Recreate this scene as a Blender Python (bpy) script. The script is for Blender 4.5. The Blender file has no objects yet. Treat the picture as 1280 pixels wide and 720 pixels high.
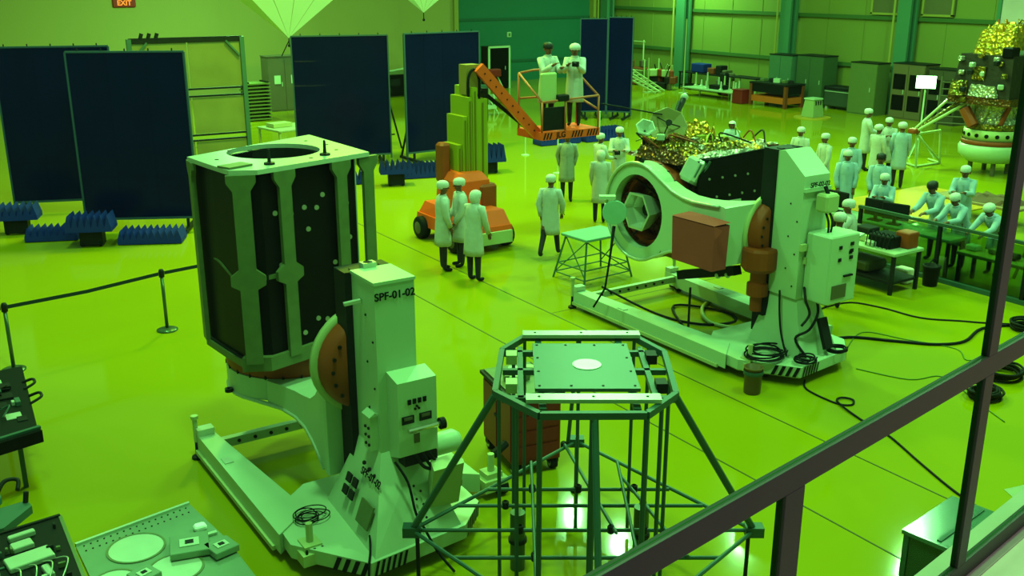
import bpy, bmesh, math, random
from mathutils import Vector, Matrix, Euler, kdtree
random.seed(7)
R = math.radians; PI = math.pi
SC = bpy.context.scene; COL = SC.collection
# ---------------------------------------------------------------- camera, world, lights, exposure
# room axes: X along the gallery window towards the right-hand wall, Y across the hall to the back wall, Z up
YAW, PITCH, FPX = 33.0, 17.26, 1255.0
cd = bpy.data.cameras.new('camera'); cam = bpy.data.objects.new('camera', cd); COL.objects.link(cam)
cd.sensor_width = 36; cd.lens = FPX / 1280 * 36; cd.clip_start = .02; cd.clip_end = 300
cam.location = (0, 0, 5.6); cam.rotation_euler = (R(90 - PITCH), 0, R(-YAW)); SC.camera = cam
W = bpy.data.worlds.new('world'); SC.world = W; W.use_nodes = True
W.node_tree.nodes['Background'].inputs[0].default_value = (1, 1, 1, 1)
W.node_tree.nodes['Background'].inputs[1].default_value = .29
def area(name, loc, size, energy, col=(1, 1, 1), rot=(0, 0, 0)):
    d = bpy.data.lights.new(name, 'AREA'); d.shape = 'RECTANGLE'; d.size, d.size_y = size; d.energy = energy; d.color = col
    o = bpy.data.objects.new(name, d); COL.objects.link(o); o.location = loc; o.rotation_euler = rot; return o
for p in ((3, 7), (3, 19), (13, 5), (13, 17), (22, 7)):  # fill lights added over the near hall, floor reflections kept out of view
    area('bay_or_fill_lamp', (p[0], p[1], 13.5), (1.2, 1.2), 930)
for p in ((19.9, 26.5), (20.1, 24.0), (24.0, 22.0), (27.2, 17.5)):
    area('bay_or_fill_lamp', (p[0], p[1], 13.5), (.32, .32), 1000)
for p, e in (((13, 40.5), 1000), ((35, 39.5), 800)):  # unseen lights added low at the far end to brighten the walls
    area('wall_fill_light', (p[0], p[1], 7.5), (1.2, 1.2), e)
area('sodium_lamp', (10.5, 24.3, 12.5), (1.2, 1.2), 3300, (1, .52, .06))
SC.view_settings.view_transform = 'Standard'; SC.view_settings.look = 'None'
SC.view_settings.exposure = .48; SC.view_settings.gamma = 1; SC.view_settings.use_curve_mapping = False

# ---------------------------------------------------------------- materials
MATS = {}
def M(name, col, rough=.5, metal=0., var=.12, scale=6., bump=0., emit=0., spec=.25):
    if name in MATS: return MATS[name]
    m = bpy.data.materials.new(name); m.use_nodes = True; nt = m.node_tree; N = nt.nodes; L = nt.links
    b = N['Principled BSDF']; b.inputs['Roughness'].default_value = rough; b.inputs['Metallic'].default_value = metal; b.inputs['Specular IOR Level'].default_value = spec
    tc = N.new('ShaderNodeTexCoord'); nz = N.new('ShaderNodeTexNoise'); nz.inputs['Scale'].default_value = scale
    nz.inputs['Detail'].default_value = 3; L.new(tc.outputs['Object'], nz.inputs['Vector'])
    mx = N.new('ShaderNodeMix'); mx.data_type = 'RGBA'
    mx.inputs[6].default_value = tuple(c * (1 - var) for c in col) + (1,)
    mx.inputs[7].default_value = tuple(min(1, c * (1 + var)) for c in col) + (1,)
    L.new(nz.outputs['Fac'], mx.inputs[0]); L.new(mx.outputs[2], b.inputs['Base Color'])
    if bump:
        bp = N.new('ShaderNodeBump'); bp.inputs['Strength'].default_value = bump; bp.inputs['Distance'].default_value = .02
        L.new(nz.outputs['Fac'], bp.inputs['Height']); L.new(bp.outputs['Normal'], b.inputs['Normal'])
    if emit:
        b.inputs['Emission Color'].default_value = tuple(col) + (1,); b.inputs['Emission Strength'].default_value = emit
    MATS[name] = m; return m
def foil(name, col, col2, scale=14.):
    m = bpy.data.materials.new(name); m.use_nodes = True; nt = m.node_tree; N = nt.nodes; L = nt.links
    b = N['Principled BSDF']; b.inputs['Roughness'].default_value = .28; b.inputs['Metallic'].default_value = .65
    tc = N.new('ShaderNodeTexCoord'); v = N.new('ShaderNodeTexVoronoi'); v.inputs['Scale'].default_value = scale
    L.new(tc.outputs['Object'], v.inputs['Vector'])
    mx = N.new('ShaderNodeMix'); mx.data_type = 'RGBA'; mx.inputs[6].default_value = col + (1,); mx.inputs[7].default_value = col2 + (1,)
    L.new(v.outputs['Color'], mx.inputs[0]); L.new(mx.outputs[2], b.inputs['Base Color'])
    bp = N.new('ShaderNodeBump'); bp.inputs['Strength'].default_value = .9; bp.inputs['Distance'].default_value = .05
    L.new(v.outputs['Distance'], bp.inputs['Height']); L.new(bp.outputs['Normal'], b.inputs['Normal'])
    MATS[name] = m; return m
WHITE = M('white_paint', (.40, .50, .33), .35, 0, .05, 2)
CREAM = M('cream_paint', (.40, .44, .20), .4, 0, .06, 2)
ALU = M('aluminium', (.115, .145, .055), .45, .1, .25, 9)
ALUL = M('bright_aluminium', (.46, .52, .40), .3, .3, .12, 7)
BLACK = M('black_panel', (.004, .0045, .004), .3, 0, .5, 5, spec=.05)
DARK = M('dark_metal', (.013, .015, .013), .5, .2, .4, 9, spec=.08)
RUB = M('black_rubber', (.006, .008, .008), .6, 0, .3, 9, spec=.08)
ORANGE = M('orange_paint', (.80, .085, .010), .4, 0, .1, 3)
RUST = M('rust_orange_paint', (.27, .042, .005), .5, 0, .2, 5)
RED = M('dark_red_paint', (.20, .013, .010), .45, 0, .15, 3)
CLOTHR = M('pink_red_cloth', (.30, .042, .036), .85, 0, .15, 3, .3)
BLUEP = M('navy_screen', (.0014, .0042, .034), .15, 0, .35, 1.2, spec=.08)
BLUEB = M('blue_foam', (.002, .017, .20), .7, 0, .2, 4)
GREENP = M('green_steel', (.028, .078, .060), .45, .1, .15, 5)
TEALP = M('teal_plate', (.05, .11, .085), .4, .1, .12, 3)
LIME = M('lime_paint', (.27, .28, .008), .45, 0, .1, 3)
SKIN = M('skin', (.16, .055, .03), .55, 0, .1, 20)
HAIR = M('dark_hair', (.012, .010, .010), .6, 0, .2, 20)
TROU = M('dark_trousers', (.016, .014, .016), .8, 0, .3, 20)
COAT = M('white_lab_coat', (.44, .42, .42), .8, 0, .14, 9, .5)
COATB = M('pale_blue_coat', (.30, .38, .50), .8, 0, .14, 9, .5)
CAPM = M('white_cap', (.52, .50, .50), .85, 0, .1, 30, .4)
WOOD = M('brown_wood', (.20, .04, .012), .5, 0, .2, 4)
GREYG = M('grey_green_cabinet', (.10, .085, .045), .5, 0, .12, 3)
PCB = M('circuit_board', (.003, .0055, .004), .5, 0, .6, 25, spec=.08)
GOLD = foil('gold_foil', (.34, .17, .012), (.05, .07, .01))
GOLDB = foil('bright_gold_foil', (.80, .36, .02), (.22, .18, .02), 11.)
SILV = foil('silver_foil', (.55, .45, .36), (.32, .30, .26))
RUSTF = foil('copper_foil', (.16, .035, .012), (.08, .05, .012))
FRAME = M('brown_grey_frame', (.036, .031, .029), .45, .1, .1, 10)
def glassmat(name, tint, gl=.0):
    m = bpy.data.materials.new(name); m.use_nodes = True; nt = m.node_tree; N = nt.nodes; L = nt.links
    N.remove(N['Principled BSDF']); t = N.new('ShaderNodeBsdfTransparent'); t.inputs[0].default_value = tint + (1,)
    nz = N.new('ShaderNodeTexNoise'); nz.inputs['Scale'].default_value = .6
    mr = N.new('ShaderNodeMapRange'); mr.inputs[3].default_value = gl * .8; mr.inputs[4].default_value = gl * 1.2
    L.new(nz.outputs['Fac'], mr.inputs[0])
    g = N.new('ShaderNodeBsdfGlossy'); g.inputs['Roughness'].default_value = .02
    x = N.new('ShaderNodeMixShader'); L.new(mr.outputs[0], x.inputs[0]); L.new(t.outputs[0], x.inputs[1]); L.new(g.outputs[0], x.inputs[2])
    L.new(x.outputs[0], N['Material Output'].inputs[0]); MATS[name] = m; return m
GLASS = glassmat('green_tinted_glass', (.28 ** .5, 1.0, .305 ** .5), .004)
GLASS2 = glassmat('barrier_glass', (.40, .58, .38), .05)

# ---------------------------------------------------------------- mesh helpers
def ident(): return Matrix.Identity(4)
class MB:
    def __init__(s): s.v = []; s.f = []; s.mi = []; s.m = ident(); s.k = 0
    def add(s, vs, fs):
        b = len(s.v); s.v += [tuple(s.m @ Vector(v)) for v in vs]; s.f += [tuple(b + i for i in f) for f in fs]; s.mi += [s.k] * len(fs); return s
    def box(s, c, d, rz=0, rx=0, ry=0):
        m = Matrix.Translation(c) @ Euler((rx, ry, rz)).to_matrix().to_4x4(); h = [q / 2 for q in d]
        vs = [m @ Vector((x * h[0], y * h[1], z * h[2])) for x in (-1, 1) for y in (-1, 1) for z in (-1, 1)]
        return s.add(vs, [(0, 1, 3, 2), (4, 6, 7, 5), (0, 4, 5, 1), (2, 3, 7, 6), (0, 2, 6, 4), (1, 5, 7, 3)])
    def bev(s, c, d, b=.02, rz=0, rx=0, ry=0):      # box with bevelled vertical + top edges
        x, y, z = [q / 2 for q in d]; m = Matrix.Translation(c) @ Euler((rx, ry, rz)).to_matrix().to_4x4()
        def ring(ix, zz): 
            X, Y = x - ix, y - ix
            return [(-X + b, -Y, zz), (X - b, -Y, zz), (X, -Y + b, zz), (X, Y - b, zz), (X - b, Y, zz), (-X + b, Y, zz), (-X, Y - b, zz), (-X, -Y + b, zz)]
        vs = ring(b * .7, -z) + ring(0, -z + b) + ring(0, z - b) + ring(b * .7, z)
        fs = [tuple(range(7, -1, -1)), tuple(range(24, 32))]
        for r in range(3): fs += [(r * 8 + i, r * 8 + (i + 1) % 8, r * 8 + 8 + (i + 1) % 8, r * 8 + 8 + i) for i in range(8)]
        return s.add([m @ Vector(v) for v in vs], fs)
    def tube(s, p0, p1, r, n=8, r1=None): return s.path([p0, p1], [r, r if r1 is None else r1], n)
    def path(s, pts, r, n=8, cap=True, flat=1.):
        pts = [Vector(p) for p in pts]; rs = r if isinstance(r, (list, tuple)) else [r] * len(pts)
        vs = []; up = Vector((0, 0, 1)); prev = None
        for i, p in enumerate(pts):
            t = (pts[min(i + 1, len(pts) - 1)] - pts[max(i - 1, 0)])
            t = t.normalized() if t.length > 1e-9 else Vector((0, 0, 1))
            if prev is None:
                a = t.cross(up); a = a if a.length > .05 else t.cross(Vector((0, 1, 0)))
            else:
                a = prev - t * prev.dot(t)
                if a.length < 1e-6: a = t.cross(up)
            a.normalize(); prev = a; c = t.cross(a)
            for k in range(n):
                w = 2 * PI * (k + .5) / n; vs.append(p + a * (math.cos(w) * rs[i]) + c * (math.sin(w) * rs[i] * flat))
        fs = [(i * n + k, i * n + (k + 1) % n, (i + 1) * n + (k + 1) % n, (i + 1) * n + k) for i in range(len(pts) - 1) for k in range(n)]
        if cap: fs += [tuple(range(n - 1, -1, -1)), tuple((len(pts) - 1) * n + k for k in range(n))]
        return s.add(vs, fs)
    def bar(s, p0, p1, w, h=None):      # square-section bar
        h = h or w; p0, p1 = Vector(p0), Vector(p1); t = (p1 - p0).normalized(); a = t.cross(Vector((0, 0, 1)))
        a = a.normalized() if a.length > .02 else Vector((1, 0, 0)); c = a.cross(t)
        vs = [p + a * (i * w / 2) + c * (j * h / 2) for p in (p0, p1) for i, j in ((-1, -1), (1, -1), (1, 1), (-1, 1))]
        return s.add(vs, [(3, 2, 1, 0), (4, 5, 6, 7), (0, 1, 5, 4), (1, 2, 6, 5), (2, 3, 7, 6), (3, 0, 4, 7)])
    def prism(s, poly, z0, z1, poly2=None):
        n = len(poly); q = poly2 or poly
        vs = [(x, y, z0) for x, y in poly] + [(x, y, z1) for x, y in q]
        return s.add(vs, [tuple(range(n - 1, -1, -1)), tuple(range(n, 2 * n))] + [(i, (i + 1) % n, n + (i + 1) % n, n + i) for i in range(n)])
    def lathe(s, prof, c=(0, 0, 0), n=20, axis='z', cap=False):
        vs = []
        for r, z in prof:
            for k in range(n):
                w = 2 * PI * k / n; x, y = r * math.cos(w), r * math.sin(w)
                v = (x, y, z) if axis == 'z' else ((z, x, y) if axis == 'x' else (x, z, y))
                vs.append((v[0] + c[0], v[1] + c[1], v[2] + c[2]))
        fs = [(i * n + k, i * n + (k + 1) % n, (i + 1) * n + (k + 1) % n, (i + 1) * n + k) for i in range(len(prof) - 1) for k in range(n)]
        if cap: fs += [tuple(range(n - 1, -1, -1)), tuple((len(prof) - 1) * n + k for k in range(n))]
        return s.add(vs, fs)
    def plate_hole(s, poly, c, r, z0, z1, n=32):   # convex plate with a round hole
        def hit(w):
            d = (math.cos(w), math.sin(w)); best = 1e9
            for i in range(len(poly)):
                x1, y1 = poly[i]; x2, y2 = poly[(i + 1) % len(poly)]; ex, ey = x2 - x1, y2 - y1
                den = d[0] * ey - d[1] * ex
                if abs(den) < 1e-9: continue
                t = ((x1 - c[0]) * ey - (y1 - c[1]) * ex) / den; u = ((x1 - c[0]) * d[1] - (y1 - c[1]) * d[0]) / den
                if t > 0 and -1e-6 <= u <= 1 + 1e-6: best = min(best, t)
            return best
        ws = sorted([2 * PI * k / n for k in range(n)] + [math.atan2(y - c[1], x - c[0]) % (2 * PI) for x, y in poly])
        vs = []; m = len(ws)
        for z in (z0, z1):
            for w in ws: vs.append((c[0] + r * math.cos(w), c[1] + r * math.sin(w), z))
            for w in ws: t = hit(w); vs.append((c[0] + t * math.cos(w), c[1] + t * math.sin(w), z))
        fs = []
        for i in range(m):
            j = (i + 1) % m
            fs += [(i, m + i, m + j, j)[::-1], (2 * m + i, 3 * m + i, 3 * m + j, 2 * m + j), (m + i, 3 * m + i, 3 * m + j, m + j)[::-1], (i, 2 * m + i, 2 * m + j, j)]
        return s.add(vs, fs)
    def ball(s, c, r, n=10, m=6):
        r = r if isinstance(r, (tuple, list)) else (r, r, r)
        vs = [(c[0] + r[0] * math.sin(PI * i / m) * math.cos(2 * PI * k / n), c[1] + r[1] * math.sin(PI * i / m) * math.sin(2 * PI * k / n), c[2] + r[2] * math.cos(PI * i / m)) for i in range(m + 1) for k in range(n)]
        return s.add(vs, [(i * n + k, (i + 1) * n + k, (i + 1) * n + (k + 1) % n, i * n + (k + 1) % n) for i in range(m) for k in range(n)])
    def crumple(s, c, d, nx=14, ny=14, amp=.06, seed=1):   # crumpled blanket box: irregular closed sheet
        rr = random.Random(seed); g = []
        for i in range(nx + 1):
            for j in range(ny + 1):
                x = -d[0] / 2 + d[0] * i / nx; y = -d[1] / 2 + d[1] * j / ny; e = i in (0, nx) or j in (0, ny)
                g.append((c[0] + x + rr.uniform(-.3, .3) * d[0] / nx, c[1] + y + rr.uniform(-.3, .3) * d[1] / ny, c[2] + (0 if e else d[2] + rr.uniform(-amp, amp))))
        fs = [(i * (ny + 1) + j, (i + 1) * (ny + 1) + j, (i + 1) * (ny + 1) + j + 1, i * (ny + 1) + j + 1) for i in range(nx) for j in range(ny)]
        s.add(g, fs); return s
    def build(s, name, mat, parent=None, smooth=False, loc=None):
        me = bpy.data.meshes.new(name); me.from_pydata(s.v, [], s.f)
        for m in (mat if isinstance(mat, (list, tuple)) else [mat]): me.materials.append(m)
        if max(s.mi, default=0): me.polygons.foreach_set('material_index', s.mi)
        bm = bmesh.new(); bm.from_mesh(me); bmesh.ops.recalc_face_normals(bm, faces=bm.faces); bm.to_mesh(me); bm.free()
        if smooth: me.polygons.foreach_set('use_smooth', [True] * len(me.polygons))
        o = bpy.data.objects.new(name, me); COL.objects.link(o)
        if parent: o.parent = parent
        if loc: o.location = loc
        return o
def tag(o, label=None, cat=None, group=None, kind=None):
    for k, v in (('label', label), ('category', cat), ('group', group), ('kind', kind)):
        if v: o[k] = v
    return o
def thing(name, label, cat, loc=(0, 0, 0), rz=0, group=None):
    o = bpy.data.objects.new(name, None); COL.objects.link(o); o.location = loc; o.rotation_euler = (0, 0, R(rz)); o.empty_display_size = .2
    return tag(o, label, cat, group)
def share(o, loc, rot=(0, 0, 0), parent=None):
    c = o.copy(); COL.objects.link(c); c.location = loc; c.rotation_euler = rot
    if parent is not None: c.parent = parent
    return c
def text(name, body, size, mat, parent, loc, rot, ext=.002, align='CENTER'):
    cu = bpy.data.curves.new(name, 'FONT'); cu.body = body; cu.size = size; cu.extrude = ext; cu.align_x = align; cu.align_y = 'CENTER'; cu.offset = size * .022
    t = bpy.data.objects.new('tmp', cu); COL.objects.link(t); dg = bpy.context.evaluated_depsgraph_get()
    me = bpy.data.meshes.new_from_object(t.evaluated_get(dg)); bpy.data.objects.remove(t)
    me.materials.clear(); me.materials.append(mat); o = bpy.data.objects.new(name, me); COL.objects.link(o)
    o.parent = parent; o.location = loc; o.rotation_euler = rot; return o
def struct(o): o['kind'] = 'structure'; return o
#BODY
# ================================================================ SETTING
def floor_material():
    m = M('yellow_epoxy_floor', (.255, .240, .001), .16, 0, .10, .35)
    nt = m.node_tree; b = nt.nodes['Principled BSDF']; b.inputs['Specular IOR Level'].default_value = .10
    n2 = nt.nodes.new('ShaderNodeTexNoise'); n2.inputs['Scale'].default_value = 1.3
    mr = nt.nodes.new('ShaderNodeMapRange'); mr.inputs[3].default_value = .05; mr.inputs[4].default_value = .11
    nt.links.new(nt.nodes['Texture Coordinate'].outputs['Object'], n2.inputs['Vector'])
    nt.links.new(n2.outputs['Fac'], mr.inputs[0]); nt.links.new(mr.outputs[0], b.inputs['Roughness']); return m
FLOOR = floor_material()
fl = struct(MB().box((14.7, 24, -.1), (46, 49, .2)).build('floor', FLOOR))
SEAM = M('floor_joint_strip', (.03, .035, .004), .6)
for x in (9.57, 8.09):
    MB().box((x, 24, .001), (.02, 48, .004)).build('floor_joint', SEAM, fl)
MB().box((14.7, 13.5, .0008), (10.2, .012, .0036)).build('floor_joint', SEAM, fl)
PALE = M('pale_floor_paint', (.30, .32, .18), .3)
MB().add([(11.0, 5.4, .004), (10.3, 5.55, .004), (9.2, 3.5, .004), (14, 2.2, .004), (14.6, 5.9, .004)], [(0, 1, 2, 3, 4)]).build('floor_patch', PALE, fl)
WBRIGHT = M('bright_wall_paint', (.33, .285, .085), .7, 0, .05, .3)
WRIGHT = M('side_wall_panel', (.185, .20, .038), .65, 0, .08, .4)
WTEAL = M('teal_wall_panel', (.012, .115, .075), .6, 0, .1, .5)
TCOL = M('teal_column_paint', (.06, .17, .10), .5, 0, .08, 1)
LCOL = M('light_column_paint', (.30, .26, .05), .5, 0, .08, 1)
DLINE = M('shadow_groove', (.03, .07, .03), .6)
wb = struct(MB().box((8.7, 48.15, 4.7), (38.4, .3, 10)).build('wall_back', WBRIGHT))
wt = MB().box((32.2, 48.05, 4.7), (9.2, .3, 10)).build('teal_panel', WTEAL, wb)
for z in (1.1, 3.36): MB().box((32.2, 47.88, z), (9.2, .06, .14)).build('girt', M('teal_girt', (.012, .075, .05), .6), wb)
MB().box((37.0, 47.75, 4.7), (1.15, .5, 10)).build('corner_column', LCOL, wb)
MB().box((27.55, 47.87, 4.7), (.25, .1, 10)).build('wall_edge_trim', LCOL, wb)
wr = struct(MB().box((37.6, 24, 4.7), (.3, 48.3, 10)).build('wall_right', WRIGHT))
for z in (1.85, 3.9, 6.0):
    MB().box((37.4, 24, z), (.16, 48, .16)).build('girt', M('wall_girt', (.05, .10, .025), .6), wr)
for k in range(24):      # sheet cladding joints
    MB().box((37.44, 1.5 + 2 * k, 4.7), (.03, .03, 10)).build('cladding_rib', WRIGHT, wr)
for y in (46.9, 40.5, 33.35, 27.0, 20.4):
    c = MB(); c.box((37.15, y, 4.7), (.12, .62, 10)); c.box((36.75, y, 4.7), (.12, .62, 10)); c.box((36.95, y, 4.7), (.4, .1, 10)); c.build('column', TCOL, wr)
    MB().tube((36.62, y + .42, 0), (36.62, y + .42, 9), .05).build('conduit', LCOL, wr)
struct(MB().box((37.38, 28.4, 4.75), (.1, 1.35, 1.3)).build('window_1', M('brown_window', (.12, .10, .05), .3)))
struct(MB().box((37.38, 25.9, 4.75), (.1, 1.5, 1.3)).build('window_2', M('brown_window', (.12, .10, .05), .3)))
for n, y in (('window_1', 28.4), ('window_2', 25.9)):
    p = bpy.data.objects[n]
    for s in (-1, 1): MB().box((37.32, y + s * .68, 4.75), (.08, .09, 1.4)).build('window_frame', LCOL, p)
    MB().box((37.32, y, 4.07), (.08, 1.45, .09)).build('window_frame', LCOL, p)
dr = struct(MB().box((37.36, 21.4, 4.9), (.12, 3.6, 2.6)).build('pale_panel', M('pale_screen', (.55, .40, .42), .4, 0, .25, 1.2)))  # pale panel set flat on the right wall
MB().box((37.28, 23.2, 4.9), (.1, .14, 2.7)).build('window_frame', TCOL, dr)
# wall switch plate on the teal wall
sw = thing('switch_plate', 'small white square switch plate on the teal wall', 'switch', (30.9, 47.87, 2.52))
MB().bev((0, 0, 0), (.28, .06, .28), .02).build('plate', WHITE, sw); MB().box((0, -.04, 0), (.12, .03, .16)).build('rocker', ALU, sw)
# red lit sign on the bright wall
ex = thing('exit_sign', 'small red sign with glowing lettering high on the pale wall', 'sign', (10.72, 47.95, 4.46))
MB().bev((0, 0, 0), (.98, .1, .36), .03).build('housing', M('sign_red', (.30, .012, .010), .4), ex)
text('lettering', 'EXIT', .30, M('sign_glow', (1, .10, .03), .4, 0, .05, 5, 0, 2.2), ex, (0, -.056, 0), (PI / 2, 0, 0))

# ---- gallery window in front of the camera: frame members, black gaskets and green tinted panes
WE = 9.36; WD = 1.54
wroot = bpy.data.objects.new('window_4', None); COL.objects.link(wroot); wroot.location = (-WD * math.sin(R(WE)), WD * math.cos(R(WE)), 0); wroot.rotation_euler = (0, 0, R(WE)); struct(wroot)
GASK = M('black_gasket', (.008, .012, .009), .6)
def wm(x0, x1, z0, z1, name='window_frame'):
    o = MB().bev(((x0 + x1) / 2, .006, (z0 + z1) / 2), (x1 - x0, .012, z1 - z0), .002).build(name, FRAME, wroot)
    MB().box(((x0 + x1) / 2, .0235, (z0 + z1) / 2), (x1 - x0 - .002, .023, z1 - z0 - .002)).build('gasket', GASK, o)
TZ0, TZ1, SZ0, SZ1, HZ = 4.0, 4.092, 3.0, 3.085, 8.2
MU = [(-3.4, -3.315), (4.08, 4.165), (8.2, 8.285)]; SM = [(-.4, -.29), (2.60, 2.713), (5.8, 5.91)]
wm(-6, 9.5, TZ0, TZ1, 'transom'); wm(-6, 9.5, SZ0, SZ1, 'sill'); wm(-6, 9.5, HZ, HZ + .09, 'window_head')
for x0, x1 in MU: wm(x0, x1, TZ1, HZ, 'mullion'); wm(x0, x1, SZ1, TZ0, 'mullion')
for x0, x1 in SM: wm(x0, x1, SZ1, TZ0, 'mullion')
def pane(x0, x1, z0, z1): MB().box(((x0 + x1) / 2, .02, (z0 + z1) / 2), (x1 - x0, .008, z1 - z0)).build('pane', GLASS, wroot)
up = [-6] + [v for m in MU for v in m] + [9.5]; lo = [-6] + [v for m in sorted(MU + SM) for v in m] + [9.5]
for i in range(0, len(up), 2): pane(up[i], up[i + 1], TZ1, HZ)
for i in range(0, len(lo), 2): pane(lo[i], lo[i + 1], SZ1, TZ0)
wg = struct(MB().box((1.75, .06, 1.5), (15.5, .2, 3.0)).build('wall_gallery', M('gallery_plaster', (.42, .36, .30), .8)))
lg = struct(MB().bev((1.75, -.16, 2.97), (15.5, .30, .05), .01).build('trim_1', M('beige_ledge', (.55, .45, .36), .5)))
for o in (wg, lg): o.location = wroot.location; o.rotation_euler = wroot.rotation_euler
# ================================================================ PEOPLE
def person(label, X, Y, head, ht=1.72, lean=0, L=(8, 12, 12), Rr=(8, 12, 12), stride=0, cap='cap', coat=None, z0=0, hem=.52, mask=False, group=None, turn=0, sit=False):
    """head: 0 looks away from the camera, 90 to image right, 180 towards it. L/Rr: shoulder pitch, elbow bend, outward angle in degrees."""
    t = thing('person', label, 'person', (X, Y, z0), -33 - head, group); k = ht / 1.72
    V = []; RAD = []; TAGM = []; ED = []
    def v(p, r, tg, pa=None):
        V.append(Vector(p) * k); RAD.append(r * k); TAGM.append(tg); i = len(V) - 1
        if pa is not None: ED.append((pa, i))
        return i
    la = R(lean); pz = .95
    def ln(p):
        y, z = p[1], p[2] - pz
        return Vector((p[0], y * math.cos(la) + z * math.sin(la), pz - y * math.sin(la) + z * math.cos(la)))
    pel = v((0, 0, pz), .13, 1)
    sp = v(ln((0, 0, 1.15)), .125, 0, pel); ch = v(ln((0, 0, 1.36)), .13, 0, sp); nb = v(ln((0, .0, 1.46)), .06, 0, ch); nk = v(ln((0, .015, 1.52)), .052, 0, nb)
    hl = la * .45
    hb = Vector(ln((0, .015, 1.52)))
    def hd(x, y, z):
        x, y, z = x * 1.13, y * 1.13, z * 1.12
        y2 = y * math.cos(hl) + z * math.sin(hl); z2 = -y * math.sin(hl) + z * math.cos(hl)
        ct, st = math.cos(R(turn)), math.sin(R(turn)); return Vector((x * ct - y2 * st, x * st + y2 * ct, z2)) + hb
    jw = v(hd(0, .025, .05), .074, 0, nk); mh = v(hd(0, .012, .105), .093, 0, jw); cr = v(hd(0, .0, .155), .075, 3, mh)
    for sx in (-1, 1):
        st = R(stride) * sx
        hp = v((sx * .095, 0, .88), .095, 1, pel)
        if sit:
            kn = v((sx * .12, .42, .52), .07, 1, hp); an = v((sx * .12, .42, .10), .05, 1, kn)
        else:
            kp = Vector((sx * .10, math.sin(st) * .43, .90 - math.cos(st) * .42)); kn = v(kp, .068, 1, hp)
            s2 = st - (R(18) if st < 0 else 0) * (1 if stride else 0)
            an = v((kp.x, kp.y + math.sin(s2) * .40, max(.09, kp.z - math.cos(s2) * .39)), .05, 1, kn)
        a = V[an] / k; he = v((a.x, a.y + .01, a.z - .05), .042, 2, an); to = v((a.x * 1.08, a.y + .16, a.z - .055), .036, 2, he)
    SH = []
    for sx, (pt, eb, ou) in ((-1, L), (1, Rr)):
        s0 = Vector(ln((sx * .165, 0, 1.42))); sh = v(s0, .06, 0, ch)
        d = Vector((sx * math.sin(R(ou)), math.sin(R(pt)) * math.cos(R(ou)), -math.cos(R(pt)) * math.cos(R(ou))))
        e0 = s0 + d * .29; el = v(e0, .043, 0, sh)
        inn = -sx * math.sin(R(ou * .5 + eb * .25))
        d2 = Vector((inn, math.sin(R(pt + eb)), -math.cos(R(pt + eb)))).normalized(); w0 = e0 + d2 * .25; wr_ = v(w0, .030, 0, el)
        pm = w0 + d2 * .075; pi_ = v(pm, .034, 0, wr_)
        side = d2.cross(Vector((0, 0, 1)));  side = side.normalized() if side.length > .1 else Vector((0, sx, 0))
        nrm = side.cross(d2)
        for j, ln_ in enumerate((.068, .08, .074, .056)):
            b0 = pm + side * ((j - 1.5) * .019) + d2 * .02; f1 = v(b0 + d2 * ln_ * .55 - nrm * .008, .0095, 0, pi_); v(b0 + d2 * ln_ - nrm * .03, .008, 0, f1)
        tb = v(w0 + d2 * .03 + side * .045, .011, 0, wr_); v(w0 + d2 * .08 + side * .058, .009, 0, tb)
        SH.append([s0, e0, w0])
    me = bpy.data.meshes.new('body'); me.from_pydata(V, ED, []); o = bpy.data.objects.new('tmpb', me); COL.objects.link(o)
    md = o.modifiers.new('s', 'SKIN'); md.use_smooth_shade = True
    for i, sv in enumerate(me.skin_vertices[0].data): sv.radius = (RAD[i], RAD[i]); sv.use_root = (i == 0)
    sb = o.modifiers.new('ss', 'SUBSURF'); sb.levels = 1; sb.render_levels = 1
    dg = bpy.context.evaluated_depsgraph_get(); m2 = bpy.data.meshes.new_from_object(o.evaluated_get(dg)); bpy.data.objects.remove(o)
    kd = kdtree.KDTree(len(V))
    for i, p in enumerate(V): kd.insert(p, i)
    kd.balance(); m2.materials.clear()
    for mt in (SKIN, TROU, RUB, HAIR): m2.materials.append(mt)
    for p in m2.polygons: p.material_index = TAGM[kd.find(p.center)[1]]; p.use_smooth = True
    # face: nose, brows, eyes, mouth, ears joined to the same mesh
    q = MB(); q.k = 0
    q.add([hd(-.016, .085, .075) * k, hd(.016, .085, .075) * k, hd(0, .118, .078) * k, hd(0, .088, .125) * k], [(0, 1, 2), (1, 3, 2), (3, 0, 2), (0, 3, 1)])
    for sx in (-1, 1):
        q.ball(hd(sx * .083, .0, .095) * k, (.014 * k, .024 * k, .033 * k), 8, 5)
    q.k = 3
    for sx in (-1, 1):
        q.ball(hd(sx * .031, .084, .112) * k, .011 * k, 8, 5); q.tube(hd(sx * .015, .093, .13) * k, hd(sx * .05, .082, .132) * k, .006 * k, 5)
    q.tube(hd(-.024, .084, .045) * k, hd(.024, .084, .045) * k, .005 * k, 5)
    bm = bmesh.new(); bm.from_mesh(m2); n0 = len(bm.faces)
    vs = [bm.verts.new(p) for p in q.v]
    for f, mi in zip(q.f, q.mi):
        try: fc = bm.faces.new([vs[i] for i in f]); fc.material_index = mi; fc.smooth = True
        except ValueError: pass
    bm.to_mesh(m2); bm.free(); m2.name = 'body'
    b = bpy.data.objects.new('body', m2); COL.objects.link(b); b.parent = t
    # lab coat: lofted torso and skirt with folds, sleeves, collar
    cm = coat or COAT; c = MB(); n = 22; rows = []
    spec = [(hem, .205, .165), (hem + .12, .20, .16), (.80, .195, .15), (.95, .185, .145), (1.08, .172, .132), (1.22, .183, .138), (1.34, .20, .138), (1.42, .195, .12), (1.47, .13, .095), (1.50, .075, .07)]
    rr = random.Random(sum(map(ord, label)))
    ph = rr.uniform(0, 6)
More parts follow.
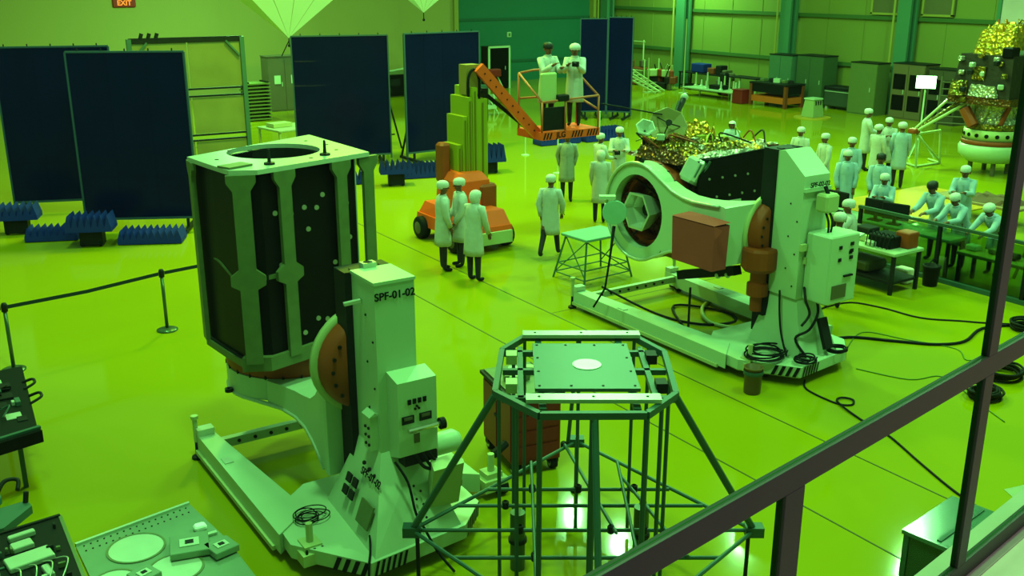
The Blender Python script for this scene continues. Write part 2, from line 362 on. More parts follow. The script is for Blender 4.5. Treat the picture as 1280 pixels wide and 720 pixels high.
    for z, rx, ry in spec:
        for j in range(n):
            w = 2 * PI * j / n; fo = 1 + (.05 * math.sin(5 * w + ph) + .03 * math.sin(9 * w + ph * 2)) * max(0, (1.0 - z) / .4)
            p = (rx * math.cos(w) * fo, ry * math.sin(w) * fo, z)
            p = ln(p) if z >= pz else (Vector((p[0], p[1] + (.14 * (pz - z) if sit else 0), p[2])))
            rows.append(p * k)
    fs = [(i * n + j, i * n + (j + 1) % n, (i + 1) * n + (j + 1) % n, (i + 1) * n + j) for i in range(len(spec) - 1) for j in range(n)] + [tuple(range(n - 1, -1, -1))]
    c.add(rows, fs)
    for s0, e0, w0 in SH:
        pts = [s0 + (Vector(ln((0, 0, 1.38))) - s0) * .35, s0, s0.lerp(e0, .5), e0, e0.lerp(w0, .5), w0 + (w0 - e0) * .02]
        c.path([p * k for p in pts], [x * k for x in (.085, .085, .072, .064, .056, .05)], 10)
    co = c.build('lab_coat', cm, t, True)
    cl = MB(); cl.path([ln((.075 * math.cos(w), .07 * math.sin(w), 1.495 + .012 * math.sin(w))) * k for w in [PI * 2 * j / 12 for j in range(13)]], .016 * k, 6, False); cl.build('collar', cm, co, True)
    pk = MB(); pk.path([ln((0, .142, z)) * k if z > pz else Vector((0, .15 + (.16 - .15) * 1, z)) * k for z in (1.40, 1.25, 1.1, .97, .8, hem + .02)], .008 * k, 5); pk.build('placket', cm, co)
    # head covering
    cp = MB(); hn = 16
    if cap == 'hood':
        prof = [(.070, -.02, 0), (.088, .02, -.012), (.101, .07, -.016), (.104, .11, -.008), (.098, .15, 0), (.075, .185, 0), (.03, .205, 0)]
        op = lambda w, z: (math.sin(w) > .35 and z < .145)
    elif cap == 'bouffant':
        prof = [(.088, .105, -.006), (.112, .125, -.012), (.118, .155, -.014), (.108, .19, -.012), (.075, .22, -.008), (.02, .235, -.004)]
        op = lambda w, z: False
    else:
        prof = [(.091, .110, 0), (.100, .124, -.002), (.103, .15, -.005), (.099, .182, -.007), (.083, .207, -.008), (.048, .224, -.008), (.01, .229, -.008)]
        op = lambda w, z: False
    vs = []; 
    for r_, z, dy in prof:
        for j in range(hn):
            w = 2 * PI * j / hn; vs.append(hd(r_ * .93 * math.cos(w), r_ * 1.04 * math.sin(w) + dy + .004, z - (.02 if cap != 'hood' and math.sin(w) < -.3 and z < .13 else 0)) * k)
    fs = [(i * hn + j, i * hn + (j + 1) % hn, (i + 1) * hn + (j + 1) % hn, (i + 1) * hn + j) for i in range(len(prof) - 1) for j in range(hn) if not op(2 * PI * (j + .5) / hn, (prof[i][1] + prof[i + 1][1]) / 2)]
    fs.append(tuple((len(prof) - 1) * hn + j for j in range(hn)))
    if cap == 'hair':
        hh = MB(); hh.add([(hd(0, 0, .12) * k) + (Vector(q_) - hd(0, 0, .12) * k) * 1.0 for q_ in vs], fs); hh.build('hair', HAIR, t, True)
    else:
        cp.add(vs, fs); cp.build('cap', CAPM, t, True)
    if mask:
        mk = MB(); mk.ball(hd(0, .06, .055) * k, (.055 * k, .04 * k, .04 * k), 10, 6); mk.build('face_mask', CAPM, t, True)
    return t
def camera_thing(label, X, Y, Zz, head):
    t = thing('camera', label, 'camera', (X, Y, Zz), -33 - head)
    MB().bev((0, 0, 0), (.15, .08, .11), .012).build('camera_body', DARK, t); MB().lathe([(.042, .03), (.045, .06), (.04, .13), (.03, .135), (0.001, .11)], axis='y', n=14).build('lens', RUB, t, True)
    return t
GT = 'three technicians beside the orange lift'
person('technician at left of the orange lift trio, side view, tall white cap', 9.32, 16.85, 75, 1.76, 0, (5, 15, 6), (5, 15, 6), group=GT)
person('technician half hidden behind the two others beside the orange lift', 9.78, 16.95, 250, 1.75, 0, (10, 20, 10), (10, 30, 10), group=GT)
person('hooded technician seen from behind, nearest of the three by the lift', 9.46, 15.9, 40, 1.74, 4, (10, 25, 8), (12, 20, 8), cap='hood', group=GT)
person('technician in white coat walking alone between lift and green platform', 11.64, 16.48, 20, 1.70, 0, (-12, 15, 14), (14, 18, 16), stride=17)
person('technician in grey-green coat standing with hands behind back near blue screen', 15.18, 20.77, 180, 1.74, 0, (-22, 25, 14), (-22, 25, 14), coat=M('grey_green_coat', (.24, .24, .22), .8, 0, .14, 9, .5), cap='hair')
person('hooded technician seen from behind at left of the white ring', 14.42, 18.4, 5, 1.70, 0, (8, 12, 8), (8, 12, 8), cap='hood', hem=.5)
person('slim technician in white turned right, behind the hooded one', 15.95, 20.4, 60, 1.70, 0, (20, 60, 8), (20, 60, 8), mask=False)
person('technician facing camera and holding a dark camera above the white ring', 16.75, 20.6, 185, 1.78, 4, (28, 75, 12), (28, 75, 12))
camera_thing('dark camera held by the technician behind the white ring', 16.42, 20.26, 1.22, 185)
person('technician in pale blue hooded coat just behind the gold foil satellite', 20.9, 20.6, 215, 1.66, 8, (35, 70, 10), (35, 70, 10), cap='hood', coat=COATB)
person('technician whose capped head shows behind the second tower', 21.15, 18.35, 215, 1.70)
person('technician behind the second tower hood, looking left', 20.8, 17.22, 250, 1.70)
GR = 'group of technicians at the right of the hall'
person('technician standing behind the pale blue coated man at right', 20.72, 16.33, 190, 1.72, coat=COATB, group=GR)
person('technician facing camera in long pale blue coat right of the tower', 19.07, 15.12, 185, 1.72, 0, (6, 10, 12), (6, 10, 12), coat=COATB, hem=.45, group=GR)
person('tall technician at the far back of the right group, facing right', 25.2, 19.4, 95, 1.80, 0, (20, 60, 8), (20, 60, 8), group=GR)
person('shorter technician turned right, second in the back row', 23.4, 17.61, 60, 1.68, cap='bouffant', group=GR)
person('technician with folded arms in middle of the back row', 24.44, 18.07, 195, 1.74, 0, (25, 95, 6), (25, 95, 6), group=GR)
person('broad technician seen from behind at right end of the back row', 23.81, 17.16, 20, 1.76, 0, (10, 15, 12), (10, 15, 12), cap='bouffant', coat=COATB, group=GR)
person('bareheaded technician in the middle row of the right group', 19.45, 14.49, 200, 1.70, 0, (8, 20, 10), (8, 20, 10), cap='hair', coat=COATB, group=GR)
person('technician with folded arms leaning by the dark monitors', 18.05, 13.25, 215, 1.62, 14, (30, 85, 10), (30, 85, 10), coat=COATB, group=GR)
person('technician whose white bouffant cap shows right beside the second tower', 13.9, 11.05, 20, 1.66, 10, (25, 40, 8), (25, 40, 8), cap='bouffant')
person('technician turned left with flat cap behind the tower control box', 14.85, 11.55, 290, 1.70, 5, (25, 50, 8), (25, 50, 8))
GB = 'technicians bending over the right bench'
person('stooping technician with dark head at left of the right bench', 18.2, 12.05, 237, 1.70, 28, (40, 40, 8), (40, 40, 8), cap='hair', coat=COATB, group=GB)
person('technician in pale blue bending next to the stooping one', 18.05, 11.4, 237, 1.62, 34, (45, 40, 8), (45, 40, 8), coat=COATB, group=GB)
person('technician in flat cap reading behind the right bench', 19.7, 12.5, 215, 1.72, 10, (35, 70, 8), (35, 70, 8), cap='cap', coat=COATB, group=GB)
person('technician bent low with round back at right of the bench', 18.25, 10.75, 237, 1.58, 45, (50, 20, 8), (50, 20, 8), cap='bouffant', coat=COATB, group=GB)
person('technician at the far right edge seen past the window mullion', 18.2, 9.55, 237, 1.70, 10, (30, 40, 8), (30, 40, 8), coat=COATB, group=GB)
# two people in the lift basket
person('bareheaded person in white coat at left in the lift basket', 12.98, 18.55, 150, 1.80, 0, (35, 75, 8), (35, 90, 8), cap='hair', z0=2.36)
person('capped person in lift basket holding a camera at the rail', 13.66, 18.45, 190, 1.76, 4, (40, 85, 8), (40, 85, 8), cap='bouffant', z0=2.36)
camera_thing('small dark camera held up in the lift basket', 13.38, 18.05, 3.76, 200)
# ================================================================ INTEGRATION TROLLEYS
def cable(name, label, pts, r=.015, mat=None, parent=None, cat='cable', group=None):
    P = [Vector(p) for p in pts]; out = []
    for i in range(len(P) - 1):
        p0, p1, p2, p3 = P[max(i - 1, 0)], P[i], P[i + 1], P[min(i + 2, len(P) - 1)]
        for k in range(5):
            t = k / 5; out.append(.5 * ((2 * p1) + (p2 - p0) * t + (2 * p0 - 5 * p1 + 4 * p2 - p3) * t * t + (3 * p1 - p0 - 3 * p2 + p3) * t ** 3))
    out.append(P[-1]); o = MB().path(out, r, 6).build(name, mat or RUB, parent, True)
    if label: tag(o, label, cat, group)
    return o
def coil(name, label, c, r, turns, parent=None, seed=1, wire=.012, wob=.25, group=None):
    rr = random.Random(seed); pts = []; cx = cy = 0; q = r
    for k in range(turns):
        nx, ny, nq = rr.uniform(-1, 1) * wob * r, rr.uniform(-1, 1) * wob * r, r * rr.uniform(1 - wob, 1.05)
        for i in range(10):
            w = 2 * PI * i / 10; f = i / 10; x, y, g = cx + (nx - cx) * f, cy + (ny - cy) * f, q + (nq - q) * f
            pts.append((c[0] + x + g * math.cos(w), c[1] + y + g * .85 * math.sin(w), c[2] + wire + k * wire * .9 + rr.uniform(0, wire * .6)))
        cx, cy, q = nx, ny, nq
    return cable(name, label, pts, wire, RUB, parent, 'cable coil', group)
def caster(parent, x, y, r=.11, h=.22):
    c = MB().lathe([(.02, -.04), (r * .95, -.04), (r, -.025), (r, .025), (r * .95, .04), (.02, .04)], (x, y, r), 16, 'x').build('caster_wheel', RUB, parent, True)
    MB().lathe([(.01, -.046), (r * .55, -.046), (r * .55, .046), (.01, .046)], (x, y, r), 12, 'x').build('hub', ALUL, c)
    MB().box((x - .055, y, r + .06), (.012, .08, h - r + .02)).box((x + .055, y, r + .06), (.012, .08, h - r + .02)).box((x, y, h + .01), (.13, .13, .02)).build('caster_fork', DARK, parent)
def jack(parent, x, y, z=.3, mat=None):
    j = MB().lathe([(.03, z - .12), (.03, z + .18), (.045, z + .18), (.045, z + .22), (.001, z + .22)], (x, y, 0), 10).build('screw_jack', mat or ALUL, parent)
    MB().lathe([(.001, .0), (.075, .0), (.075, .03), (.03, .05), (.022, z - .1)], (x, y, 0), 12).build('jack_foot', DARK, j)
    return j
def hazard(parent, p0, p1, z0, z1, n=6):      # black diagonal stripes on a skirt face
    p0, p1 = Vector((p0[0], p0[1], 0)), Vector((p1[0], p1[1], 0)); e = (p1 - p0); nn = Vector((e.y, -e.x, 0)).normalized() * .004; s = MB()
    for i in range(n):
        a, b = p0 + e * (i / n), p0 + e * ((i + .5) / n); sh = e * (.6 / n)
        s.add([a + nn + Vector((0, 0, z0)), b + nn + Vector((0, 0, z0)), b + sh + nn + Vector((0, 0, z1)), a + sh + nn + Vector((0, 0, z1))], [(0, 1, 2, 3)])
    s.build('hazard_stripes', RUB, parent)
def arm_parts(root, AX, roll, second=False):
    """swing arm about the disc axis (local y); roll 0: ring faces up, 90: ring faces +x"""
    m = Matrix.Translation((0, 0, AX)) @ Matrix.Rotation(R(roll), 4, 'Y'); off = -.76; D = 2.08; ro, ri = .80, .60
    a = MB(); a.m = m
    n = 40; ring = []
    for z in (off - .13, off + .13):
        for r in (ri, ro): ring += [(r * math.cos(2 * PI * k / n), D + r * math.sin(2 * PI * k / n), z) for k in range(n)]
    fs = []
    for k in range(n):
        j = (k + 1) % n; fs += [(k, j, n + j, n + k), (2 * n + k, 3 * n + k, 3 * n + j, 2 * n + j), (n + k, n + j, 3 * n + j, 3 * n + k), (k, 2 * n + k, 2 * n + j, j)]
    a.add(ring, fs)
    # neck: lofted rectangular sections from the ring to the disc
    sec = [(1.47, .57, off, .13), (1.25, .49, off, .135), (.98, .43, off, .15), (.72, .42, off, .18)]
    sec += [(.50, .43, off + .02, .20), (.32, .44, off + .08, .26), (.18, .45, off + .16, .34), (.09, .45, off + .22, .42), (.04, .44, off + .25, .45)] if second else [(.50, .43, off - .01, .24), (.32, .44, off, .34), (.18, .45, off + .03, .46), (.09, .45, off + .08, .56), (.04, .44, off + .10, .58)]
    vs = []
    for y, w, zc, h in sec: vs += [(-w, y, zc - h), (w, y, zc - h), (w, y, zc + h), (-w, y, zc + h)]
    fs = [(0, 1, 2, 3), tuple(len(vs) - 4 + i for i in (3, 2, 1, 0))]
    for i in range(len(sec) - 1): fs += [(i * 4 + k, i * 4 + (k + 1) % 4, i * 4 + 4 + (k + 1) % 4, i * 4 + 4 + k) for k in range(4)]
    nb = MB(); nb.m = m; nb.add(vs, fs)
    ar = a.build('arm_ring', WHITE, root, False); nk = nb.build('arm_neck', WHITE, root, False)
    for sx in (-1, 1):     # raised lip along both edges
        lip = MB(); lip.m = m
        pts = [(sx * ro * math.cos(R(w)) * .99, D + ro * math.sin(R(w)) * .99, off - .15) for w in range(90, -31, -10)] + [(sx * w * .98, y, zc - h - .02) for y, w, zc, h in sec[1:7]]
        lip.path(pts, .028, 6).build('edge_lip', ALUL, ar, True)
    tt = MB(); tt.m = m; tt.lathe([(.50, off + .08), (.78, off + .13), (.80, off + .16), (.80, off + .36), (.77, off + .39), (.50, off + .39), (.50, off + .08)], (0, D, 0), 36).build('turntable', RUST, root, True)
    bl = MB(); bl.m = m
    for k in range(24): bl.tube((.79 * math.cos(k * PI / 12), D + .79 * math.sin(k * PI / 12), off + .12), (.79 * math.cos(k * PI / 12), D + .79 * math.sin(k * PI / 12), off + .17), .016, 6)
    bl.build('bolts', DARK, ar)
    d = MB(); d.m = m; d.lathe([(.02, -.2), (.46, -.2), (.5, -.16), (.52, -.05), (.52, .05), (.46, .08), (.02, .08)], (0, 0, 0), 36, 'y'); dd = d.build('bearing_drum', RUST, root, True)
    ey = MB(); ey.m = m; ey.lathe([(.02, -.02), (.05, -.02), (.05, .02), (.02, .02), (.02, -.02)], (-.84, D - .05, off - .12), 12).build('lifting_eye', DARK, ar)
    b2 = MB(); b2.m = m
    for k in range(20): w = k * PI / 10; b2.tube((.44 * math.cos(w), -.215, .44 * math.sin(w)), (.44 * math.cos(w), -.19, .44 * math.sin(w)), .022, 6)
    b2.build('bolts', DARK, dd)
    rm = MB(); rm.m = m; rm.lathe([(.52, .0), (.58, .0), (.58, .07), (.52, .07), (.52, .0)], (0, 0, 0), 36, 'y').build('drum_rim', CREAM, dd, True)
def fixture(name, label, loc, AX, ztop, roll, blen, txt, second=False, rz=0):
    t = thing(name, label, 'satellite trolley', loc, rz)
    # base frame
    base = [(-.60, -1.28), (.50, -1.16), (.86, -.82), (.92, .35), (.55, .55), (-.55, .55), (-.86, .30), (-1.10, -.1), (-1.12, -.55)]
    MB().prism([(x * .97, y * .97) for x, y in base], .12, .15, base).prism(base, .15, .30).build('base_plate', WHITE, t)
    for sx in (-1, 1):
        x0, x1, x2, x3 = (-1.16, -.74, -.98, -1.18) if sx < 0 else (1.16, .74, .98, 1.18)
        poly = [(x0, -.35), (x1, .0), (x2, blen), (x3, blen)]
        if sx > 0: poly = poly[::-1]
        bm_ = MB().prism(poly, .10, .32).build('outrigger_beam', WHITE, t)
        MB().bar((x0 * 1.012, -.2, .1), (x3 * 1.012, blen - .05, .1), .035, .05).build('beam_rail', CREAM, bm_)
        MB().box((x3 * .92, blen * .62, .326), (.10, .16, .012)).build('cover_plate', ALUL, bm_)
        MB().box((x3 * .92, blen - .07, .36), (.20, .14, .09)).build('end_block', ALUL, bm_)
        caster(t, x3 * .9, blen - .30); jack(t, x3 * 1.0, blen - .02, .34, CREAM)
    cb = MB().box((0, blen - .26, .24), (1.96, .09, .11)).build('cross_member', WHITE, t)
    for i in range(8): MB().lathe([(.001, -.012), (.022, -.012), (.022, .012), (.001, .012)], (-.75 + i * .2, blen - .31, .24), 8, 'y').build('bolt', DARK, cb)
    hazard(t, (-.58, -1.285), (-.2, -1.247), .15, .30); hazard(t, (-.86, -.95), (-.62, -1.27), .15, .30, 4); hazard(t, (.52, -1.15), (.86, -.82), .15, .30, 6)
    for x, y in ((.62, -.75), (-.72, -.7)): caster(t, x, y, .09, .12)
    j = MB().box((-.95, -.62, .20), (.26, .30, .12)).box((-.95, -.62, .29), (.18, .2, .06)).tube((-.95, -.62, .3), (-.95, -.62, .52), .035).build('leveling_block', CREAM, t)
    for i in range(3): MB().tube((-1.03 + i * .08, -.74, .26), (-1.03 + i * .08, -.74, .30), .014).build('bolt', DARK, j)
    # pedestal and tower
    tx = .21; fy, by = -.75, -.24
    MB().prism([(-.40, -1.06), (.40, -1.06), (.38, .0), (-.36, .0)] if second else [(-.54, -1.24), (.47, -1.12), (.42, .1), (-.46, .1)], .30, 1.12, [(-tx, fy), (tx, fy), (tx, by), (-tx, by)]).build('pedestal', WHITE, t)
    if not second:
        tw = MB(); z0, z1 = 1.12, ztop
        tw.prism([(-tx, fy), (tx, fy), (tx, by), (-tx, by)], z0, z1)
        tw.build('tower_column', WHITE, t)
        MB().prism([(-tx - .01, fy - .01), (tx + .01, fy - .01), (tx + .01, by + .01), (-tx - .01, by + .01)], z1, z1 + .03).build('tower_cap', WHITE, t)
        lug = MB().box((-.02, by + .02, z1 + .05), (.14, .10, .06)).build('lifting_lug', ALUL, t); MB().lathe([(.02, z1 + .03), (.05, z1 + .05), (.05, z1 + .08), (.02, z1 + .09)], (-.02, by + .02, 0), 10).build('lug_eye', DARK, lug)
    else:
        tw = MB(); z1 = ztop
        prof = [(fy - .02, 1.12), (by, 1.12), (by, z1), (by - .12, z1 + .02), (fy - .0, z1 - .30)]
        vs = [(-.26, y, z) for y, z in prof] + [(.26, y, z) for y, z in prof]; n = 5
        tw.add(vs, [tuple(range(n)), tuple(range(2 * n - 1, n - 1, -1))] + [(i, (i + 1) % n, n + (i + 1) % n, n + i) for i in range(n)])
        tw.build('tower_column', WHITE, t)
        MB().box((0, fy - .02, z1 - .50), (.54, .05, .05)).build('tower_ledge', WHITE, t)
    for s in (-1, 1):   # vertical guide rails behind the tower, dark back plate
        MB().box((s * .16, by + .06, (ztop + .5) / 2 + .02), (.06, .10, ztop - .5)).build('guide_rail', DARK, t)
    MB().box((-.02, by + .135, (ztop + .45) / 2), (.52, .26, ztop - .45 + .02)).build('back_plate', DARK, t)
    arm_parts(t, AX, roll, second)
    for i in range(6):  # cover screws on the tower side
        for xx in (-tx - .004, ):
            MB().lathe([(.001, -.006), (.012, -.006), (.012, .006), (.001, .006)], (xx - (.05 if second else 0), fy + .07 + (i % 2) * .14, 1.3 + i * .24), 8, 'x').build('screw', DARK, t)
    return t
SPF1 = (4.0, 8.95, 0)
f1 = fixture('satellite_trolley', 'white tilting satellite trolley in the foreground carrying the open box frame', SPF1, 1.83, 2.84, 0, 2.42, 'SPF-01-02')
text('lettering', 'SPF-01-02', .105, RUB, f1, (0.0, -.757, 2.72), (PI / 2, 0, 0))
bx = MB(); prof = [(-.75, 1.06), (-.98, 1.14), (-.98, 1.91), (-.75, 1.96)]
bx.add([(-.12, y, z) for y, z in prof] + [(.30, y, z) for y, z in prof], [(0, 1, 2, 3), (7, 6, 5, 4)] + [(i, (i + 1) % 4, 4 + (i + 1) % 4, 4 + i) for i in range(4)])
cb1 = bx.build('control_box', WHITE, f1)
for i in range(4): MB().box((.0 + i * .055, -.985, 1.70), (.035, .014, .05)).build('push_button', RUB, cb1)
for i in range(2): MB().box((-.02 + i * .19, -.985, 1.52), (.13, .014, .08)).build('gauge', DARK, cb1); MB().box((-.02 + i * .19, -.99, 1.535), (.09, .014, .03)).build('gauge_window', GREYG, cb1)
for x, z in ((.06, 1.62), (.10, 1.62), (.08, 1.645)): MB().lathe([(.001, -.02), (.012, -.02), (.012, 0), (.001, 0)], (x, -.975, z), 8, 'y').build('indicator', RUB, cb1)
MB().box((.07, -.985, 1.31), (.06, .012, .10)).build('rating_plate', GREYG, cb1)
MB().tube((-.04, -1.03, 1.42), (.30, -1.03, 1.42), .025).build('grab_rail', M('polished_steel', (.75, .70, .62), .12, .9), cb1)
MB().lathe([(.001, 0), (.06, 0), (.06, .05), (.001, .05)], (.30, -1.03, 1.42), 14, 'x').build('rail_end_knob', RUB, cb1)
sb = MB().box((-.24, -.62, 1.32), (.10, .16, .36)).add([(-.30, -.71, 1.5), (-.18, -.71, 1.5), (-.18, -.53, 1.5), (-.30, -.53, 1.5), (-.24, -.71, 1.54), (-.24, -.53, 1.54)], [(0, 1, 4), (2, 3, 5), (0, 4, 5, 3), (1, 2, 5, 4)]).build('side_junction_box', WHITE, f1)
for i in range(6): MB().lathe([(.001, -.01), (.016, -.01), (.016, .01), (.001, .01)], (-.295, -.67 + (i % 2) * .07, 1.2 + (i // 2) * .09), 8, 'x').build('connector', DARK, sb)
MB().bar((-.22, -.45, 2.62), (-.38, -.42, 2.60), .05, .03).build('side_bracket', ALUL, f1)
# controls on the pedestal faces
pm = thing
for x, y, z in ((0, -.50, .74), (0, -.50, .62), (0, -.36, .74), (0, -.36, .62)):
    MB().box((-.24 - .33 * (1.12 - z) / .82, y, z), (.02, .10, .09), 0, 0, R(21)).build('pedestal_cover', DARK, f1)
MB().box((-.46, -.86, .58), (.02, .26, .24), 0, 0, R(21)).build('access_panel', ALU, f1)
lt1 = text('lettering', 'SPF-01-02', .105, RUB, f1, (0, 0, 0), (0, 0, 0))
lt1.matrix_local = Matrix(((0, .36, -.934, -.328), (-1, 0, 0, -.74), (0, .934, .36, .88), (0, 0, 0, 1)))
for i in range(4): MB().ball((-.285 + .02 * i - .05, -.62 - .07 * i, 1.0 - .05 * i), .022, 8, 5).build('cap_nut', DARK, f1)
for i in range(7): MB().ball((.02 + (i % 2) * .06, -.98 - i * .028, .80 - i * .06), .014, 6, 4).build('screw', DARK, f1)
gm = MB().prism([(0.0, -.05), (.34, -.05), (.36, .0), (.30, .12), (.05, .12)], 0, .5).build('gear_motor', CREAM, f1, loc=(.16, -.98, .52)); gm.rotation_euler = (R(14), 0, 0)
MB().lathe([(.001, 0), (.1, 0), (.12, .05), (.12, .28), (.08, .34), (.001, .34)], (.40, -.62, .98), 16, 'x').build('motor', WHITE, f1, True)
for s in range(3): cable('cable', None, [(.05 + .07 * s, -.96, 1.14), (.12 + .1 * s, -1.02, 1.0 - .05 * s), (.3, -.98, .9), (.42, -.9, .8 - .1 * s)], .018, DARK, f1)
MB().box((.12, -.9, 1.07), (.36, .14, .10)).build('cable_tray', DARK, f1)
MB().tube((.50, -.80, .62), (.62, -.78, .60), .09, 12).build('coupling', RUST, f1)
cable('cable', None, [(-.16, -.95, 1.1), (-.08, -1.06, .9), (-.05, -1.15, .6), (.02, -1.2, .42), (.1, -1.3, .2), (.2, -1.45, .02)], .014, RUB, f1)
cable('cable', None, [(-.48, -1.0, .42), (-.55, -1.15, .34), (-.62, -1.27, .30), (-.66, -1.32, .12), (-.75, -1.4, .02), (-.95, -1.2, .02)], .013, RUB, f1)
coil('cable_coil', 'tangled thin black wires lying on the foreground trolley base', (3.22, 8.72, .325), .16, 6, None, 3, .006, .5)
bb = thing('brass_foot_block', 'small yellow machined block on casters behind the foreground trolley', 'jack block', (5.34, 8.66, 0))
MB().box((0, 0, .16), (.30, .26, .14)).box((0, 0, .26), (.2, .18, .07)).build('block', CREAM, bb); MB().tube((0, 0, .3), (0, 0, .5), .04).build('screw', CREAM, bb); MB().tube((.1, .1, .42), (.3, .16, .48), .05).build('handwheel', RUB, bb); MB().lathe([(.01, -.05), (.1, -.05), (.1, .05), (.01, .05)], (.1, -.05, .1), 12, 'x').build('wheel', RUB, bb)

# ---- open satellite box frame on the foreground trolley
s1 = thing('satellite_box_frame', 'tall open satellite box with dark panels, metal posts and round hole on top', 'satellite', (4.0, 11.0, 0))
top = [(-1.02, .16), (-.97, -.34), (-.90, -.90), (-.64, -1.03), (.80, -.64), (.73, .96)]; zt, zb = 3.70, 1.60
MB().plate_hole(top, (-.08, .02), .52, zt - .05, zt).build('top_plate', ALUL, s1)
MB().lathe([(.50, zt - .06), (.52, zt - .06), (.52, zt - .22), (.50, zt - .22), (.50, zt - .06)], (-.08, .02, 0), 32).build('hole_collar', DARK, s1)
MB().prism([(x * .96 - .0, y * .96) for x, y in top], zb - .10, zb).build('bottom_plate', DARK, s1)
inn = [(x * (.80 if x > .5 else .93), y * .93) for x, y in top]
for i in range(6):      # dark inner panels, one for each face
    p, q = inn[i], inn[(i + 1) % 6]; 
    if i in (1,): pass
    MB().add([(p[0], p[1], zb), (q[0], q[1], zb), (q[0], q[1], zt - .06), (p[0], p[1], zt - .06), (p[0] * .97, p[1] * .97, zb), (q[0] * .97, q[1] * .97, zb), (q[0] * .97, q[1] * .97, zt - .06), (p[0] * .97, p[1] * .97, zt - .06)], [(0, 1, 2, 3), (5, 4, 7, 6), (0, 4, 5, 1), (3, 2, 6, 7), (0, 3, 7, 4), (1, 5, 6, 2)]).build('side_panel', BLACK, s1)
def post(x, y, ang, w=.13, mid=None, d=.05):
    o = MB(); pts = [(-w / 2 - .05, zt - .05), (-w / 2 - .05, zt - .10), (-w / 2, zt - .20)]
    L_ = [(-w / 2, zb - .02), (-w / 2, 2.42)] + ([(-w / 2 - .09, 2.47), (-w / 2 - .09, 2.57), (-w / 2, 2.64)] if mid else []) + [(-w / 2, zt - .22), (-w / 2 - .06, zt - .13), (-w / 2 - .06, zt - .05)]
    Rr = [(w / 2 + .06, zt - .05), (w / 2 + .06, zt - .13), (w / 2, zt - .22)] + ([(w / 2, 2.64), (w / 2 + .09, 2.57), (w / 2 + .09, 2.47)] if mid else []) + [(w / 2, 2.42), (w / 2, zb - .02)]
    poly = L_ + Rr; o.m = Matrix.Translation((x, y, 0)) @ Matrix.Rotation(R(ang), 4, 'Z') @ Matrix(((1, 0, 0, 0), (0, 0, 1, 0), (0, 1, 0, 0), (0, 0, 0, 1)))
    o.prism(poly, -d / 2, d / 2); return o.build('corner_post', ALU, s1)
post(-.99, .14, -95, .15); post(-.80, -.955, -22, .18, True); post(-.33, -.93, 15, .15, True); post(.40, -.735, 15, .14); post(.79, -.60, 12, .14); post(.71, .94, 95, .14)
MB().tube((.62, -.63, zb), (.62, -.63, zt - .06), .008).build('tie_rod', ALUL, s1)
MB().bar((-.72, -.95, 2.52), (-.38, -.92, 2.52), .03, .05).build('cross_strut', ALU, s1)
MB().prism([(-.92, -.88), (-.64, -1.02), (.78, -.64), (.74, -.56), (-.64, -.93), (-.86, -.80)], zb - .12, zb + .04).build('bottom_rail', ALU, s1)
MB().prism([(-1.0, .15), (-.95, -.35), (-.88, -.88), (-.82, -.84), (-.90, -.33), (-.94, .16)], zb - .10, zb - .02).build('bottom_rail', ALU, s1)
for x, y in ((-.42, -.78), (.30, -.56)):
    g = MB().lathe([(.06, zt), (.06, zt + .02), (.02, zt + .03), (.014, zt + .16), (.001, zt + .17)], (x, y, 0), 10).build('lifting_stud', DARK, s1)
for x, y in ((-.8, -.2), (-.5, .3), (.5, .5), (.55, -.3), (.1, -.65), (-.75, -.75), (.6, .1)): MB().lathe([(.024, zt), (.024, zt + .004), (.001, zt + .004)], (x, y, 0), 8).build('plate_insert', DARK, s1)
MB().box((-.77, -.72, zt + .012), (.30, .20, .02), R(20)).build('doubler_plate', ALU, s1)
FIT = M('panel_fitting', (.35, .33, .25), .35, .4)
for f, zz in ((.12, 3.2), (.28, 3.16), (.42, 3.2), (.55, 3.17), (.62, 3.3), (.2, 1.85), (.35, 1.78), (.5, 1.9), (.6, 1.86), (.15, 2.62), (.72, 2.5), (.45, 2.95), (.88, 3.15), (.90, 2.75)):
    x = inn[3][0] + (inn[4][0] - inn[3][0]) * f; y = inn[3][1] + (inn[4][1] - inn[3][1]) * f
    MB().lathe([(.001, -.012), (.028, -.012), (.028, .01), (.001, .01)], (x, y, zz), 10, 'y').build('panel_fitting', FIT, s1)
cable('cable', None, [(-.90, .0, 2.58), (-.9, -.3, 2.6), (-.86, -.6, 2.5), (-.80, -.84, 2.46)], .018, ALU, s1)

# ---- second trolley
SPF2 = (11.25, 10.15, 0)
f2 = fixture('satellite_trolley', 'white satellite trolley at right holding the foil covered satellite on its side', SPF2, 1.96, 3.22, 90, 3.42, '', True)
text('lettering', 'SPF-02-02', .10, RUB, f2, (0.02, -.80, 2.79), (PI / 2, 0, 0))
cb2 = MB().bev((.16, -1.0, 1.62), (.62, .44, 1.0), .02).build('control_box', WHITE, f2)
for i in range(3):
    MB().box((.06 + (i % 2) * .22, -1.225, 1.95 - i * .09), (.06, .012, .05)).build('push_button', RUB, cb2); MB().box((.30, -1.225, 1.98 - i * .1), (.07, .012, .05)).build('gauge', DARK, cb2)
MB().box((.10, -1.225, 1.30), (.30, .012, .20)).build('rating_plate', GREYG, cb2); MB().box((.26, -1.235, 1.52), (.18, .03, .025)).build('handle', RUB, cb2)
MB().box((.50, -1.0, 2.07), (.10, .46, .03), 0, 0, R(-12)).build('control_box_shelf', WHITE, cb2)
pb = MB().bev((.08, -.90, 2.54), (.28, .22, .26), .03).build('pendant_box', CREAM, f2); MB().tube((.08, -.9, 2.66), (.08, -.84, 2.76), .03).build('gland', DARK, pb)
for s in (0, 1): cable('cable', None, [(.03 + s * .08, -.92, 2.42), (.02 + s * .08, -1.0, 2.28), (.06 + s * .05, -.98, 2.1)], .016, DARK, f2)
